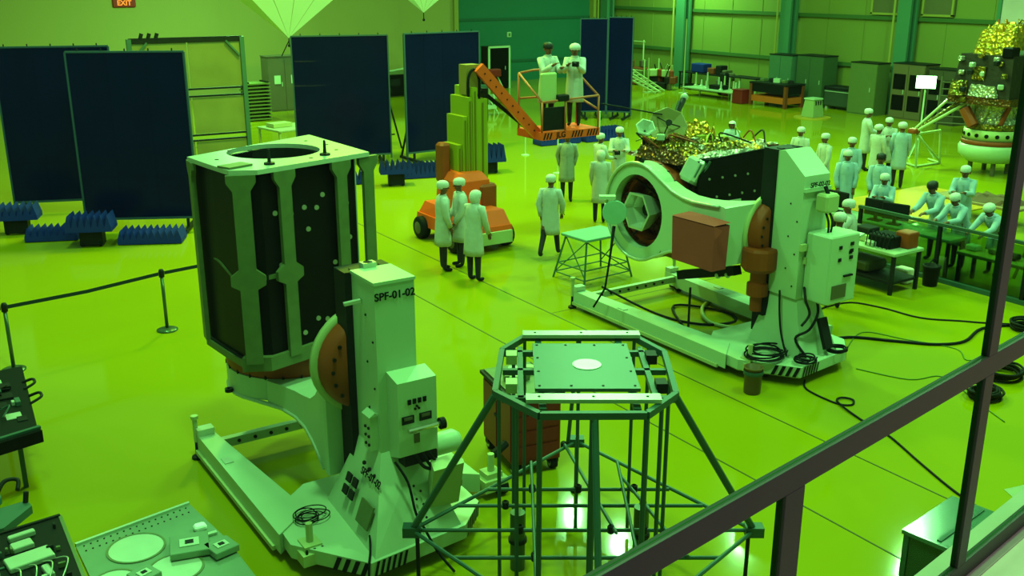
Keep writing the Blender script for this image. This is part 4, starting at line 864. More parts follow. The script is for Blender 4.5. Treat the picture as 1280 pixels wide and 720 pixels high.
# floor cables
cable('floor_cable', 'thin dark cable running right from the second trolley', [(11.95, 9.9, .012), (13.0, 10.9, .012), (14.28, 11.1, .012), (14.62, 10.58, .012), (14.72, 9.84, .012), (15.15, 9.36, .012), (15.6, 8.9, .012), (17.2, 7.6, .012)], .016)
cable('floor_cable', 'thick black cable looping over the floor right of the trolley', [(12.2, 9.95, .02), (12.88, 9.85, .02), (13.37, 9.31, .02), (13.78, 8.87, .02), (14.29, 8.71, .02), (15.09, 8.92, .02), (15.8, 8.7, .02)], .026)
cable('floor_cable', 'black cable with small loop leading to the bottom right', [(10.9, 9.0, .012), (10.66, 8.75, .012), (10.62, 8.21, .012), (10.75, 8.05, .014), (10.9, 8.15, .018), (10.82, 8.28, .022), (10.65, 8.2, .026), (10.47, 7.68, .014), (10.37, 7.17, .014), (10.05, 6.47, .014), (9.76, 5.79, .014), (9.6, 5.2, .014)], .015)
cable('floor_cable', 'thin green wire curling on the floor right of the trolley', [(12.4, 9.5, .008), (13.3, 9.9, .008), (13.6, 9.3, .008), (13.9, 8.6, .008), (13.6, 8.2, .008), (14.2, 8.1, .008), (14.6, 8.5, .008)], .008, M('green_wire', (.05, .13, .01), .6))
cable('floor_cable', 'thin green wire crossing the floor in front of the trolley', [(11.9, 8.9, .008), (12.2, 8.2, .008), (12.7, 8.0, .008), (12.3, 7.2, .008), (12.0, 6.6, .008)], .008, M('green_wire', (.05, .13, .01), .6))
cable('floor_cable', 'thick hose on the floor between the beams of the right trolley', [(10.6, 13.4, .34), (11.0, 12.4, .05), (11.3, 11.6, .03), (11.9, 11.4, .03), (12.1, 11.9, .03), (11.6, 12.6, .03), (10.9, 11.5, .03), (10.7, 10.8, .03), (11.3, 10.85, .03)], .022)
cable('floor_cable', 'pale yellow hose lying below the covered counterweight', [(12.6, 12.6, .03), (11.9, 12.2, .03), (11.5, 11.6, .03), (11.7, 11.1, .03), (12.2, 10.95, .03)], .035, CREAM)
coil('cable_coil', 'black cable coil right of the window mullion above the rail', (13.45, 7.55, 0), .30, 7, None, 11, .02, .2)
coil('cable_coil', 'lower black cable coil half hidden by the window mullion', (12.55, 7.2, 0), .24, 7, None, 13, .02, .3)
coil('cable_coil', 'dark green hose coil behind the mullion crossing', (15.7, 8.55, 0), .28, 5, None, 15, .024, .3)
# glossy green crate near the gallery wall
cr = thing('glass_crate', 'glossy green transparent-sided crate at the bottom right corner', 'crate', (8.12, 4.72, 0), 8)
MB().box((0, 0, .05), (.95, .62, .08)).build('base', DARK, cr)
for x in (-.45, .45):
    for y in (-.29, .29): MB().box((x, y, .34), (.05, .05, .56)).build('corner_post', GREENP, cr)
for y in (-.29, .29): MB().box((0, y, .34), (.86, .015, .5)).build('side_sheet', M('green_sheet', (.02, .05, .03), .1), cr)
for x in (-.45, .45): MB().box((x, 0, .34), (.015, .54, .5)).build('side_sheet', M('green_sheet', (.02, .05, .03), .1), cr)
MB().box((0, 0, .63), (.98, .66, .04)).build('lid', M('green_gloss_lid', (.05, .12, .08), .15), cr); MB().box((.0, 0, .655), (.86, .04, .015)).build('lid_rib', GREENP, cr)

# ================================================================ FOREGROUND PANELS AT LEFT
def trestle(t, x0, x1, y0, y1, z):
    for x in (x0, x1):
        for y in (y0, y1): MB().box((x, y, z / 2), (.05, .05, z)).build('leg', GREENP, t)
    for y in (y0, y1): MB().box(((x0 + x1) / 2, y, z - .03), (x1 - x0, .05, .05)).build('rail', GREENP, t)
    for x in (x0, x1): MB().box((x, (y0 + y1) / 2, z - .03), (.05, y1 - y0, .05)).build('rail', GREENP, t)
def boards(t, x0, x1, y0, y1, z, n, seed, mats, big=.12):
    rr = random.Random(seed)
    for i in range(n):
        w, d, h = rr.uniform(.02, big), rr.uniform(.02, big), rr.uniform(.01, .06); x, y = rr.uniform(x0 + w, x1 - w), rr.uniform(y0 + d, y1 - d)
        MB().bev((x, y, z + h / 2), (w, d, h), .004).build('component', mats[i % len(mats)], t)
pa = thing('electronics_panel', 'dark equipment panel crowded with wiring at the left photo edge', 'electronics panel', (0, 0, 0))
MB().add([(-.6, 11.0, .74), (1.13, 11.42, .74), (1.27, 13.55, .74), (-.5, 13.5, .74), (-.6, 11.0, .80), (1.13, 11.42, .80), (1.27, 13.55, .80), (-.5, 13.5, .80)], [(3, 2, 1, 0), (4, 5, 6, 7), (0, 1, 5, 4), (1, 2, 6, 5), (2, 3, 7, 6), (3, 0, 4, 7)]).build('panel', PCB, pa)
MB().bar((-.6, 10.97, .72), (1.16, 11.39, .72), .06, .14).build('front_edge', BLACK, pa); MB().bar((-.6, 11.03, .80), (1.16, 11.45, .80), .05, .03).build('front_strip', GREENP, pa)
boards(pa, .2, 1.15, 11.6, 13.4, .80, 40, 5, [DARK, PCB, TEALP, GREENP, ALUL, DARK], .2); trestle(pa, -.3, .95, 11.7, 13.2, .74)
for i in range(16):
    rr = random.Random(i + 200); x, y = rr.uniform(.3, 1.1), rr.uniform(12.0, 12.9); cable('wire', None, [(x, y, .82), (x + rr.uniform(-.2, .2), y + rr.uniform(-.1, .1), .92), (x + rr.uniform(-.3, .3), y + rr.uniform(-.3, .3), .84)], .010, [GREENP, ALU, DARK][i % 3], pa)
for y in (12.2, 12.7): cable('handle', None, [(1.17, y, .80), (1.30, y + .05, .84), (1.30, y + .2, .84), (1.19, y + .25, .80)], .018, DARK, pa)
pb_ = thing('circuit_panel', 'black panel with pale modules in the bottom left corner', 'circuit panel', (0, 0, 0))
MB().add([(-.3, 8.92, .86), (.97, 9.06, .86), (.95, 7.6, .86), (-.3, 7.3, .86), (-.3, 8.92, .90), (.97, 9.06, .90), (.95, 7.6, .90), (-.3, 7.3, .90)], [(0, 1, 2, 3), (7, 6, 5, 4), (0, 4, 5, 1), (1, 5, 6, 2), (2, 6, 7, 3), (3, 7, 4, 0)]).build('panel', PCB, pb_)
MB().bar((-.3, 8.925, .90), (.97, 9.065, .90), .03, .03).build('edge_strip', DARK, pb_); MB().bar((.97, 9.06, .89), (.95, 7.6, .89), .03, .03).build('edge_strip', ALU, pb_)
boards(pb_, .1, .93, 7.9, 8.95, .90, 44, 9, [DARK, PCB, ALU, DARK, GREENP, ALUL], .06)
for x, y, w, d in ((.62, 8.40, .36, .20), (.60, 8.66, .17, .12), (.62, 8.84, .22, .06), (.30, 8.36, .14, .2), (.72, 8.12, .06, .18)): MB().bev((x, y, .92), (w, d, .05), .008, R(8)).build('pale_module', ALUL, pb_)
for i in range(4): cable('wire', None, [(.5 + .1 * i, 8.28, .93), (.52 + .12 * i, 8.1, 1.0), (.48 + .1 * i, 7.9, .92)], .006, ALUL, pb_)
trestle(pb_, -.2, .85, 7.7, 8.85, .86)
te = thing('teal_fixture', 'teal painted metal fixture with hook above the black panel', 'fixture', (.42, 9.62, 0))
MB().prism([(-.5, -.35), (.10, -.32), (.38, -.02), (.36, .12), (-.5, .02)], .72, .80).build('plate', TEALP, te); MB().prism([(-.5, -.3), (.0, -.2), (.1, .0), (-.5, .1)], 0, .72).build('pedestal', TEALP, te)
MB().bev((.05, .22, .84), (.20, .16, .10), .02).build('bracket', M('teal_dark', (.03, .12, .12), .4), te); cable('hook', None, [(.10, .2, .86), (.2, .3, .96), (.32, .32, .94), (.30, .22, .88)], .022, DARK, te); MB().tube((.34, .08, .80), (.36, .10, .90), .025).build('pin', DARK, te)
sp_ = thing('satellite_deck_panel', 'large pale metal deck panel with round openings at the bottom left', 'deck panel', (0, 0, 0))
pz = .90; polyp = [(.99, 8.45), (2.02, 8.64), (2.12, 7.85), (2.14, 7.1), (1.9, 6.3), (1.02, 6.3)]
MB().prism(polyp[::-1], pz - .05, pz).build('deck', M('deck_aluminium', (.22, .30, .20), .22, .3, .18, 4), sp_)
MB().bar((.99, 8.45, pz), (2.02, 8.64, pz), .03, .04).build('edge_strip', ALUL, sp_)
for x, y, r in ((1.42, 8.12, .225), (1.62, 7.62, .21), (1.15, 7.7, .16)):
    MB().lathe([(r, pz), (r + .02, pz), (r + .02, pz + .008), (r, pz + .008)], (x, y, 0), 36).build('opening_rim', ALU, sp_); MB().lathe([(.001, pz + .002), (r, pz + .002), (r, pz + .005), (.001, pz + .005)], (x, y, 0), 36).build('opening_cover', ALUL, sp_)
for x, y, w, a in ((1.80, 7.84, .32, -14), (2.02, 7.66, .22, 12), (1.36, 7.58, .2, 20)):
    q = MB().bev((x, y, pz + .045), (w, w, .06), .006, R(a)).build('unit_box', M('deck_aluminium', (.22, .30, .20), .22, .3, .18, 4), sp_); MB().box((x, y, pz + .078), (w * .5, w * .4, .008), R(a)).build('unit_label', ALUL, q); MB().box((x, y, pz + .084), (w * .22, w * .18, .006), R(a)).build('connector', DARK, q)
MB().bev((1.97, 8.12, pz + .03), (.11, .09, .05), .015).build('bright_fitting', M('bright_white', (.9, .9, .9), .2), sp_); MB().box((2.02, 7.98, pz + .015), (.11, .04, .02)).build('bright_fitting', ALUL, sp_)
for i in range(34):
    f = (i % 17) / 16; x = 1.05 + f * .92; y = 8.40 + f * .17 - (i // 17) * .09; MB().lathe([(.008, pz), (.008, pz + .006), (.001, pz + .006)], (x, y, 0), 6).build('insert', DARK, sp_)
trestle(sp_, 1.1, 1.98, 6.6, 8.35, pz - .05)

# ================================================================ BACKGROUND FURNITURE
def cabinet(name, label, X, Y, rz, w, d, h, mat, doors=2, glass=False, group=None):
    t = thing(name, label, 'cabinet', (X, Y, 0), rz, group)
    MB().box((0, 0, h / 2), (w, d, h)).build('body', mat, t); MB().box((0, 0, h + .02), (w + .04, d + .04, .04)).build('top', DARK if mat is not GREYG else mat, t)
    for i in range(doors):
        dd = MB().box((-w / 2 + (i + .5) * w / doors, -d / 2 - .012, h / 2), (w / doors - .03, .024, h - .12)).build('door', mat, t)
        if glass:
            for z in (.30, .68): MB().box((-w / 2 + (i + .5) * w / doors, -d / 2 - .028, h * z), (w / doors - .18, .012, h * .28)).build('pane', BLACK, dd)
        MB().box((-w / 2 + (i + .5) * w / doors + w / doors * .3, -d / 2 - .035, h * .5), (.03, .03, .18)).build('handle', ALUL, dd)
    return t
def table(name, label, X, Y, rz, w, d, h, mat, leg=None, group=None, shelf=False):
    t = thing(name, label, 'table', (X, Y, 0), rz, group); MB().bev((0, 0, h - .03), (w, d, .06), .01).build('top', mat, t)
    for x in (-1, 1):
        for y in (-1, 1): MB().box((x * (w / 2 - .06), y * (d / 2 - .06), (h - .06) / 2), (.06, .06, h - .06)).build('leg', leg or mat, t)
    if shelf: MB().box((0, 0, .22), (w - .1, d - .1, .05)).build('shelf', leg or mat, t)
    return t
XW = -90   # furniture along the right wall faces -X
cabinet('tall_cabinet', 'teal-grey tall cabinet by the second wall column', 36.2, 32.6, XW, 1.35, .8, 2.15, M('teal_grey_cab', (.07, .15, .09), .5))
cabinet('tall_cabinet', 'dark olive tall cabinet beside the teal-grey one', 36.4, 31.0, XW, 1.5, .9, 2.2, M('dark_olive_cab', (.05, .09, .04), .5))
cabinet('tall_cabinet', 'brown-green tall cabinet left of the right wall column', 36.02, 27.85, XW, 1.35, .8, 2.12, M('brown_green_cab', (.11, .13, .04), .5), 1)
cabinet('rack_cabinet', 'brown rack cabinet with dark glass doors behind the work lamp', 36.3, 25.85, XW, 1.5, .9, 2.2, M('brown_rack', (.13, .09, .045), .5), 2, True)
cabinet('rack_cabinet', 'dark rack cabinet right of the brown one behind work lamp', 36.2, 24.2, XW, 1.3, .9, 2.1, M('dark_rack', (.06, .05, .03), .5), 2, True)
cabinet('tall_cabinet', 'grey-green cabinet with two white notices beside the navy screen', 15.75, 42.6, 0, 1.5, .8, 2.3, GREYG, 2)
nt_ = bpy.data.objects.get('tall_cabinet.003')
for x in (-.35, .4): MB().box((x, -.44, 1.35), (.28, .01, .36)).build('notice', WHITE, nt_)
cabinet('switch_cabinet', 'white edged dark cabinet at the foot of teal wall', 28.3, 45.2, 0, 1.2, .8, 2.1, BLACK, 1); wc = bpy.data.objects['switch_cabinet']
for x in (-.62, .62): MB().box((x, -.42, 1.05), (.10, .06, 2.1)).build('edge_strip', WHITE, wc)
MB().box((0, -.42, 2.12), (1.3, .06, .1)).build('edge_strip', WHITE, wc)
# orange workbench
ob = thing('workbench', 'orange wooden workbench with dark top near the right wall', 'workbench', (34.9, 31.9, 0), XW)
MB().box((0, 0, 1.0), (2.2, 1.2, .08)).build('top', DARK, ob); MB().box((0, .0, .78), (2.1, 1.1, .34)).build('apron', RUB, ob); MB().box((0, 0, .32), (2.15, 1.15, .26)).build('lower_box', M('orange_wood', (.55, .10, .012), .5), ob)
for x in (-1.02, 1.02):
    for y in (-.52, .52): MB().box((x, y, .5), (.14, .14, 1.0)).build('leg', WOOD, ob)
for i in range(5): MB().bev((-.8 + .4 * i, .1 * (i % 2), 1.1), (.22, .3, .14 + .05 * (i % 3)), .02, i).build('bench_item', [ALU, DARK, WHITE][i % 3], ob)
rbx = thing('red_box', 'small red box on the floor left of the orange workbench', 'box', (34.3, 33.45, 0)); MB().bev((0, 0, .3), (.6, .6, .6), .03).build('body', RED, rbx); MB().box((0, 0, .62), (.64, .64, .05)).build('lid', RED, rbx)
ck = thing('storage_chest', 'dark grey chest on feet against the right wall', 'chest', (36.4, 29.4, 0), XW)
MB().bev((0, 0, .50), (1.5, .8, .72), .04).build('body', M('chest_grey', (.035, .05, .035), .5), ck); MB().bev((0, 0, .92), (1.56, .86, .14), .04).build('lid', DARK, ck); MB().box((0, -.42, .78), (1.4, .03, .03)).build('latch_rail', ALUL, ck)
for x in (-.65, .65): MB().box((x, 0, .07), (.12, .6, .14)).build('foot', ALUL, ck)
sl = thing('tall_stool', 'pale green plastic stool with slots on shiny floor', 'stool', (33.2, 28.3, 0))
MB().prism([(-.32, -.32), (.32, -.32), (.32, .32), (-.32, .32)], 0.05, .75, [(-.24, -.24), (.24, -.24), (.24, .24), (-.24, .24)]).build('body', M('pale_green_plastic', (.26, .30, .12), .4), sl)
MB().box((0, 0, .78), (.54, .54, .06)).build('seat', WHITE, sl)
for i in range(3): MB().box((-.14 + .14 * i, -.262, .62), (.05, .03, .16)).build('slot', DARK, sl)
MB().lathe([(.001, 0), (.75, 0), (.75, .03), (.001, .05)], n=28).build('round_base', M('yellow_mat', (.42, .26, .02), .5), sl)
# benches and clutter near the far corner
b1_ = table('side_bench', 'dark long bench with clutter under the blue box', 36.6, 38.2, XW, 3.2, .9, .9, DARK, DARK, None, True)
bb_ = tag(MB().bev((36.6, 38.6, 1.13), (.6, .9, .42), .03).build('blue_box', BLUEB), 'blue box on the dark bench by the far wall', 'box')
for i, (y, w, h) in enumerate(((37.6, .5, .30), (37.05, .4, .45), (36.65, .3, .25))): o = tag(MB().bev((36.5, y, .9 + h / 2), (.5, w * .9, h), .03).build('equipment_case', [WOOD, DARK, GREYG][i]), ['brown case beside the blue box on the dark bench', 'tall dark case on the dark bench by the far wall', 'small grey-green case at the right end of the dark bench'][i], 'case')
tb2 = table('side_bench', 'low bench with flat dark top left of teal-grey cabinet', 36.0, 34.75, XW, 1.8, .8, 1.0, DARK, CREAM)
wt_ = table('white_assembly_table', 'low white table with upright white fittings near the right wall', 34.9, 35.75, XW, 3.4, 1.2, .42, M('pale_top', (.35, .42, .26), .4), WHITE)
for i in range(11):
    rr = random.Random(i); h = rr.uniform(.25, .7); MB().lathe([(.10, .42), (.10, .46), (.05, .5), (.035, .42 + h), (.001, .43 + h)], (-1.6 + i * .32, rr.uniform(-.4, .4), 0), 8).build('white_fitting', WHITE if i % 3 else CREAM, wt_)
MB().box((.2, 0, .52), (.8, .5, .2)).build('dark_unit', DARK, wt_)
rk = thing('pipe_rack', 'thin pipe frame rack standing behind the navy screen', 'rack', (35.9, 42.95, 0), XW)
for x in (-1.3, 0, 1.3):
    for y in (-.5, .5): MB().tube((x, y, 0), (x, y, 2.3 if x < 1 else 1.4), .04).build('upright', CREAM, rk)
for z in (.8, 2.2): 
    for y in (-.5, .5): MB().tube((-1.3, y, z), (1.3 if z < 1 else .1, y, z), .03).build('crossbar', CREAM, rk)
MB().box((-.3, 0, .85), (2.4, .9, .05)).build('shelf', WOOD, rk)
for i in range(14):
    rr = random.Random(i + 40); MB().bev((rr.uniform(-1.2, 1.2), rr.uniform(-.35, .35), (.9 if i % 2 else .02) + .18), (rr.uniform(.2, .5), .3, .34), .03, rr.uniform(0, 2)).build('stored_part', [DARK, WOOD, RUST, GREYG, ALU][i % 5], rk)
jk = thing('scrap_heap', 'heap of dark and rusty equipment parts left of the teal column', 'heap', (35.45, 40.2, 0), XW)
for i in range(22):
    rr = random.Random(i + 300); w = rr.uniform(.25, .7); z_ = .18 + .32 * (i % 3); MB().bev((rr.uniform(-.8, .8), rr.uniform(-.35, .35), z_), (w, w * .7, .36), .04, rr.uniform(0, 3)).build('part', [DARK, WOOD, RUST, GREYG, DARK, CREAM][i % 6], jk)
for i in range(8): rr = random.Random(i + 330); MB().tube((rr.uniform(-.9, .9), rr.uniform(-.4, .4), .1), (rr.uniform(-.9, .9), rr.uniform(-.4, .4), 1.25), .03).build('rod', [CREAM, DARK][i % 2], jk)
jk2 = thing('hose_heap', 'dark heap of hoses and cases right of the blue box bench', 'heap', (35.95, 36.22, 0), XW)
for i in range(12):
    rr = random.Random(i + 360); w = rr.uniform(.25, .6); MB().bev((rr.uniform(-.3, .3), rr.uniform(-.1, .1), .2 + .35 * (i % 3)), (w, w * .6, .38), .05, rr.uniform(0, 3)).build('part', [DARK, GREYG, DARK, WOOD][i % 4], jk2)
for n_, (a, b_, l) in enumerate((((34.0, 41.6, 1.0), (34.1, 38.9, .05), 'upper'), ((33.4, 41.0, .75), (33.5, 38.5, .04), 'lower'))):
    q = thing('folded_ladder', l + ' pale folded ladder leaning in the far corner', 'ladder', (0, 0, 0)); a, b_ = Vector(a), Vector(b_); off = Vector((.4, .05, 0))
    for s in (0, 1): MB().bar(a + off * s, b_ + off * s, .05, .08).build('rail', CREAM, q)
    for i in range(8): p = a.lerp(b_, (i + .5) / 8); MB().tube(p, p + off, .02).build('rung', CREAM, q)
for X, Y, h, lb in ((33.6, 39.2, 1.7, 'thin pale pole standing left of the dark bench'), (34.8, 37.9, 3.6, 'tall thin pole rising before the dark bench')):
    q = thing('stand_pole', lb, 'pole', (X, Y, 0)); MB().tube((0, 0, 0), (0, 0, h), .035).build('pole', CREAM, q); MB().lathe([(.001, 0), (.25, 0), (.25, .04), (.001, .06)], n=12).build('base', CREAM, q)
# ladder rack at right
ldr = thing('ladder_rack', 'grey ladder frame standing below the work lamp', 'ladder', (34.2, 22.6, 0), -60)
for x in (-.5, .5): MB().tube((x, 0, 0), (x, 0, 2.05), .04).build('rail', GREYG, ldr)
for i in range(7): MB().tube((-.5, 0, .35 + i * .25), (.5, 0, .35 + i * .25), .03).build('rung', GREYG, ldr)
MB().tube((-.5, .6, 0), (-.5, 0, 1.9), .03).build('rear_leg', GREYG, ldr); MB().tube((.5, .6, 0), (.5, 0, 1.9), .03).build('rear_leg', GREYG, ldr)
# things behind the left screens
lt = table('white_frame_table', 'white frame table between satellite box and navy screen', 12.3, 32.0, 10, 2.3, 1.4, .85, M('pale_top', (.35, .42, .26), .4), CREAM)
MB().box((-.6, .2, .92), (.7, .5, .12)).build('tray', CREAM, lt); MB().box((.4, -.1, .9), (.5, .5, .08)).build('tray', WHITE, lt)
sk = thing('pallet_stack', 'stack of slatted trays left of the grey cabinet', 'stack', (13.7, 40.2, 0))
for i in range(11): MB().box((0, 0, .07 + i * .14), (1.0, .9, .05)).build('tray', M('olive_tray', (.16, .20, .05), .5), sk); MB().box((-.4, 0, .12 + i * .14), (.1, .8, .06)).build('spacer', DARK, sk); MB().box((.4, 0, .12 + i * .14), (.1, .8, .06)).build('spacer', DARK, sk)
lb_ = table('low_bench', 'low pale bench beneath the framed yellow panel', 8.6, 27.3, 5, 1.3, .8, .8, CREAM, CREAM)
MB().box((.2, 0, .86), (.5, .4, .12)).build('tray', WHITE, lb_)
sh = thing('shelf_rack', 'pale shelf frame visible at the far left photo edge', 'shelf', (1.6, 28.0, 0), 0)
for x in (-.8, .5):
    for y in (-.3, .3): MB().box((x, y, 1.0), (.06, .06, 2.0)).build('post', WHITE, sh)
for z in (.35, .9, 1.45, 1.95): MB().box((-.15, 0, z), (1.4, .7, .06)).build('shelf', CREAM, sh)
for i in range(6): MB().bev((-.6 + .2 * i, 0, .52 + .55 * (i % 3)), (.16, .4, .24), .02).build('stored_item', [DARK, RUST, ALUL][i % 3], sh)
dk = thing('test_console', 'dark console between two navy screens near the pale wall', 'console', (22.3, 44.6, 0)); MB().bev((0, 0, .55), (1.6, .8, 1.0), .05).build('body', BLACK, dk); MB().box((0, -.1, 1.15), (1.3, .6, .12)).build('top_unit', ALU, dk); MB().box((-.3, -.42, .7), (.5, .03, .3)).build('screen', DARK, dk)
MB().bar((-.5, 0, 1.2), (.5, -.1, 1.35), .1, .06).build('bracket', WHITE, dk)
pt_ = thing('tripod_stand', 'black tripod easel leaning beside the mast screen', 'tripod', (14.9, 30.6, 0))
for a in (0, 120, 240): MB().tube((.5 * math.cos(R(a)), .5 * math.sin(R(a)), 0), (0, 0, 1.9), .03).build('leg', RUB, pt_)
MB().box((0, 0, 1.95), (.3, .2, .14)).build('head', RUB, pt_); MB().box((0, 0, .5), (.5, .04, .04)).build('brace', RUB, pt_)
for i, (X, Y, lb) in enumerate(((24.6, 39.4, 'white tube stand with red bag right of the jib arm'), (22.0, 36.3, 'low white tube stand below the jib arm'))):
    q = thing('tube_stand', lb, 'stand', (X, Y, 0))
    for a in range(3): MB().tube((.9 * math.cos(a * 2.1), .9 * math.sin(a * 2.1), 0), (.1 * math.cos(a), .1, 1.5 - .3 * i), .03).build('leg', WHITE, q)
    MB().lathe([(.35, .7), (.38, .72), (.35, .74)], n=16).build('hoop', WHITE, q); MB().bev((0, 0, 1.4 - .3 * i), (.6, .4, .35), .05).build('top_unit', [RED, GREENP][i], q); MB().box((0, 0, .35), (1.1, .8, .10)).build('shelf', M('pale_top', (.35, .42, .26), .4), q)
# suspended white canopies: inverted pyramids hung from the roof
SAIL = M('white_sail', (.78, .82, .62), .8, 0, .06, 1)
for lb, x, y, z, w in (('large white inverted fabric pyramid hanging before the pale wall', 15.2, 40, 3.2, 1.75), ('smaller white inverted fabric pyramid hanging near the teal wall', 21.4, 40, 4.08, 1.4)):
    q = thing('hanging_canopy', lb, 'canopy', (x, y, z)); hh = w * .9; m_ = MB()
    vs = [(0, 0, 0), (-w, -w * .5, hh), (w, -w * .5, hh), (w, w * .5, hh), (-w, w * .5, hh)]; vs2 = [(a * .97, b * .97, c + .04) for a, b, c in vs]
    m_.add(vs + vs2, [(0, 2, 1), (0, 3, 2), (0, 4, 3), (0, 1, 4), (5, 6, 7), (5, 7, 8), (5, 8, 9), (5, 9, 6)]).build('sail', SAIL, q)
    for a, b, c in vs[1:]: MB().tube((a, b, c), (a, b, c + 6), .015).build('hanging_rope', CREAM, q)
    for a in (-.5, 0, .5): MB().tube((0, 0, .02), (w * a, -w * .5 - .005, hh), .010).build('seam', CREAM, q)
    MB().tube((0, 0, 0), (0, 0, -.28), .02).build('plumb_line', DARK, q); MB().ball((0, 0, -.3), .06).build('plumb_weight', DARK, q)
    if x < 16: MB().tube((0, 0, -.1), (-.35, 0, -.7), .02).build('tie_cord', DARK, q)

# ================================================================ RIGHT SIDE: BARRIER, BENCHES, LANDER, LAMP
gb = thing('glass_barrier', 'glass barrier with dark metal handrail right of the second trolley', 'barrier', (16.92, 11.1, 0))
RAILM = M('barrier_rail', (.05, .10, .075), .3, .4)
MB().bar((0, -3.6, 1.1), (0, 1.9, 1.1), .07, .06).build('handrail', RAILM, gb); MB().bar((0, -3.6, .04), (0, 1.9, .04), .14, .08).build('base_channel', GREENP, gb)
for y in (-3.5, -1.75, 0.02, 1.85): MB().box((0, y, .56), (.06, .07, 1.06)).build('post', RUB, gb)
for y0_, y1_ in ((-3.46, -1.79), (-1.71, -.02), (.06, 1.81)): MB().box((0, (y0_ + y1_) / 2, .57), (.014, y1_ - y0_, .96)).build('glass_pane', GLASS2, gb)
et = table('equipment_table', 'pale table with electronics at the foot of the glass barrier', 15.75, 11.75, XW, 1.7, .85, .80, M('pale_top', (.35, .42, .26), .4), DARK, None, True)
for i, (x, y, w, d, h, m_) in enumerate(((-.55, .1, .34, .4, .20, GREYG), (-.15, .05, .4, .4, .14, CREAM), (-.15, .05, .34, .3, .26, DARK), (.35, .0, .5, .5, .22, PCB), (.62, .2, .3, .3, .3, RUST), (.2, -.25, .2, .2, .1, ALUL))): MB().bev((x, y, .8 + h / 2), (w, d, h), .02).build('instrument', m_, et)
for i in range(6): cable('wire', None, [(.1 + .1 * i, -.1, .95), (.15 + .1 * i, -.3, 1.1), (.2 + .09 * i, -.42, .84)], .010, RUB, et)
ub = thing('lower_equipment_case', 'dark rounded equipment case under the pale table', 'case', (15.75, 12.0, .26), XW); MB().bev((0, 0, .11), (.9, .6, .2), .04).build('body', M('olive_case', (.05, .05, .015), .5), ub); MB().box((0, -.31, .12), (.3, .03, .06)).build('handle', WHITE, ub)
wbx = tag(MB().bev((16.3, 11.35, .15), (.22, .30, .28), .02).build('bright_spot_box', M('bright_spot_white', (.85, .72, .55), .5)), 'small white box added as a bright spot behind the barrier post', 'box')  # box put in to stand for a lamp-like bright spot
bk2 = thing('dark_bucket', 'dark cylindrical bucket beside the barrier post', 'bucket', (16.55, 10.95, 0)); MB().lathe([(.001, 0), (.13, 0), (.16, .36), (.17, .36), (.17, .4), (.14, .4), (.12, .05), (.001, .04)], n=18).build('shell', DARK, bk2, True); cable('handle', None, [(-.16, 0, .38), (0, -.02, .52), (.16, 0, .38)], .012, RUB, bk2)
# bench with monitors beyond the barrier
be = table('control_bench', 'long pale control bench behind the glass barrier', 17.38, 12.6, XW, 3.2, .56, .78, M('pale_green_top2', (.20, .30, .16), .4), DARK)
for i, (y, lb) in enumerate(((13.9, 'dark monitor at the far end of the control bench'), (12.9, 'dark monitor in the middle of the control bench'), (12.45, 'dark monitor before the stooping technician'))):
    q = thing('monitor', lb, 'monitor', (17.36, y, .78), 90 + 8 * i, 'monitors on the control bench'); MB().bev((0, 0, .26), (.55, .05, .34), .015).build('screen', RUB, q); MB().box((0, .03, .08), (.06, .04, .16)).build('neck', RUB, q); MB().box((0, .04, .01), (.26, .18, .02)).build('foot', RUB, q)
b3 = table('low_work_table', 'low table with green cloth in front of the bending technicians', 17.4, 9.9, XW, 1.9, .6, .62, M('lime_cloth', (.28, .26, .03), .6), DARK)
for i in range(5): MB().bev((-.8 + .4 * i, .1 * (i % 2), .68), (.22, .2, .10), .02).build('tool_tray', [WHITE, ALU, DARK][i % 3], b3)
# lander mock on its ring stand
ld = thing('lander', 'lander with dark body, gold foil crown and white ring base at right', 'lander', (28.0, 17.1, -.33)); ld.scale = (1.15, 1.15, 1.15)
MB().lathe([(.001, .62), (0.592, .62), (0.777, .80), (0.799, .98), (0.755, 1.06), (.001, 1.06)], n=36).build('base_dish', WHITE, ld, True)
MB().lathe([(0.725, 1.06), (0.74, 1.06), (0.74, 1.18), (0.725, 1.18)], n=36).build('copper_band', RUST, ld, True)
rg = MB().lathe([(0.666, 1.18), (0.703, 1.18), (0.703, 1.44), (0.666, 1.44)], n=36).build('perforated_ring', CREAM, ld, True)
for k in range(18): w = k * PI / 9; MB().lathe([(.001, -.02), (.05, -.02), (.05, .02), (.001, .02)], (.0, 0, 0), 10, 'x').build('hole', RUB, rg, loc=(.70 * math.cos(w), .70 * math.sin(w), 1.31)).rotation_euler = (0, 0, w)
MB().lathe([(0.651, 1.44), (0.681, 1.46), (0.681, 1.58), (0.636, 1.60)], n=36).build('gold_band', GOLD, ld, True)
MB().lathe([(0.592, 1.60), (0.533, 1.75), (0.555, 1.98), (0.629, 2.10)], n=24).build('waist', SILV, ld)
for k in range(8): w = k * PI / 4; MB().tube((.58 * math.cos(w), .58 * math.sin(w), 1.60), (.63 * math.cos(w + .3), .63 * math.sin(w + .3), 2.15), .06).build('waist_strut', [ALUL, SILV, RUST][k % 3], ld)
MB().prism([(-.85, -.85), (.85, -.85), (.95, 0), (.85, .85), (-.85, .85), (-.95, 0)], 2.1, 2.28).build('lower_deck', RUSTF, ld)
MB().prism([(-.85, -.8), (.85, -.8), (.85, .8), (-.85, .8)], 2.28, 3.30, [(-.72, -.7), (.72, -.7), (.72, .7), (-.72, .7)]).build('body', M('dark_mli', (.022, .016, .013), .4, .1, .5, 8, .6), ld)
for x, y, rz_ in ((-.80, 0.1, 0), (0, -.77, 90)): MB().box((x, y, 2.85), (.05, .34, .34), R(rz_)).build('gold_window', GOLD, ld)
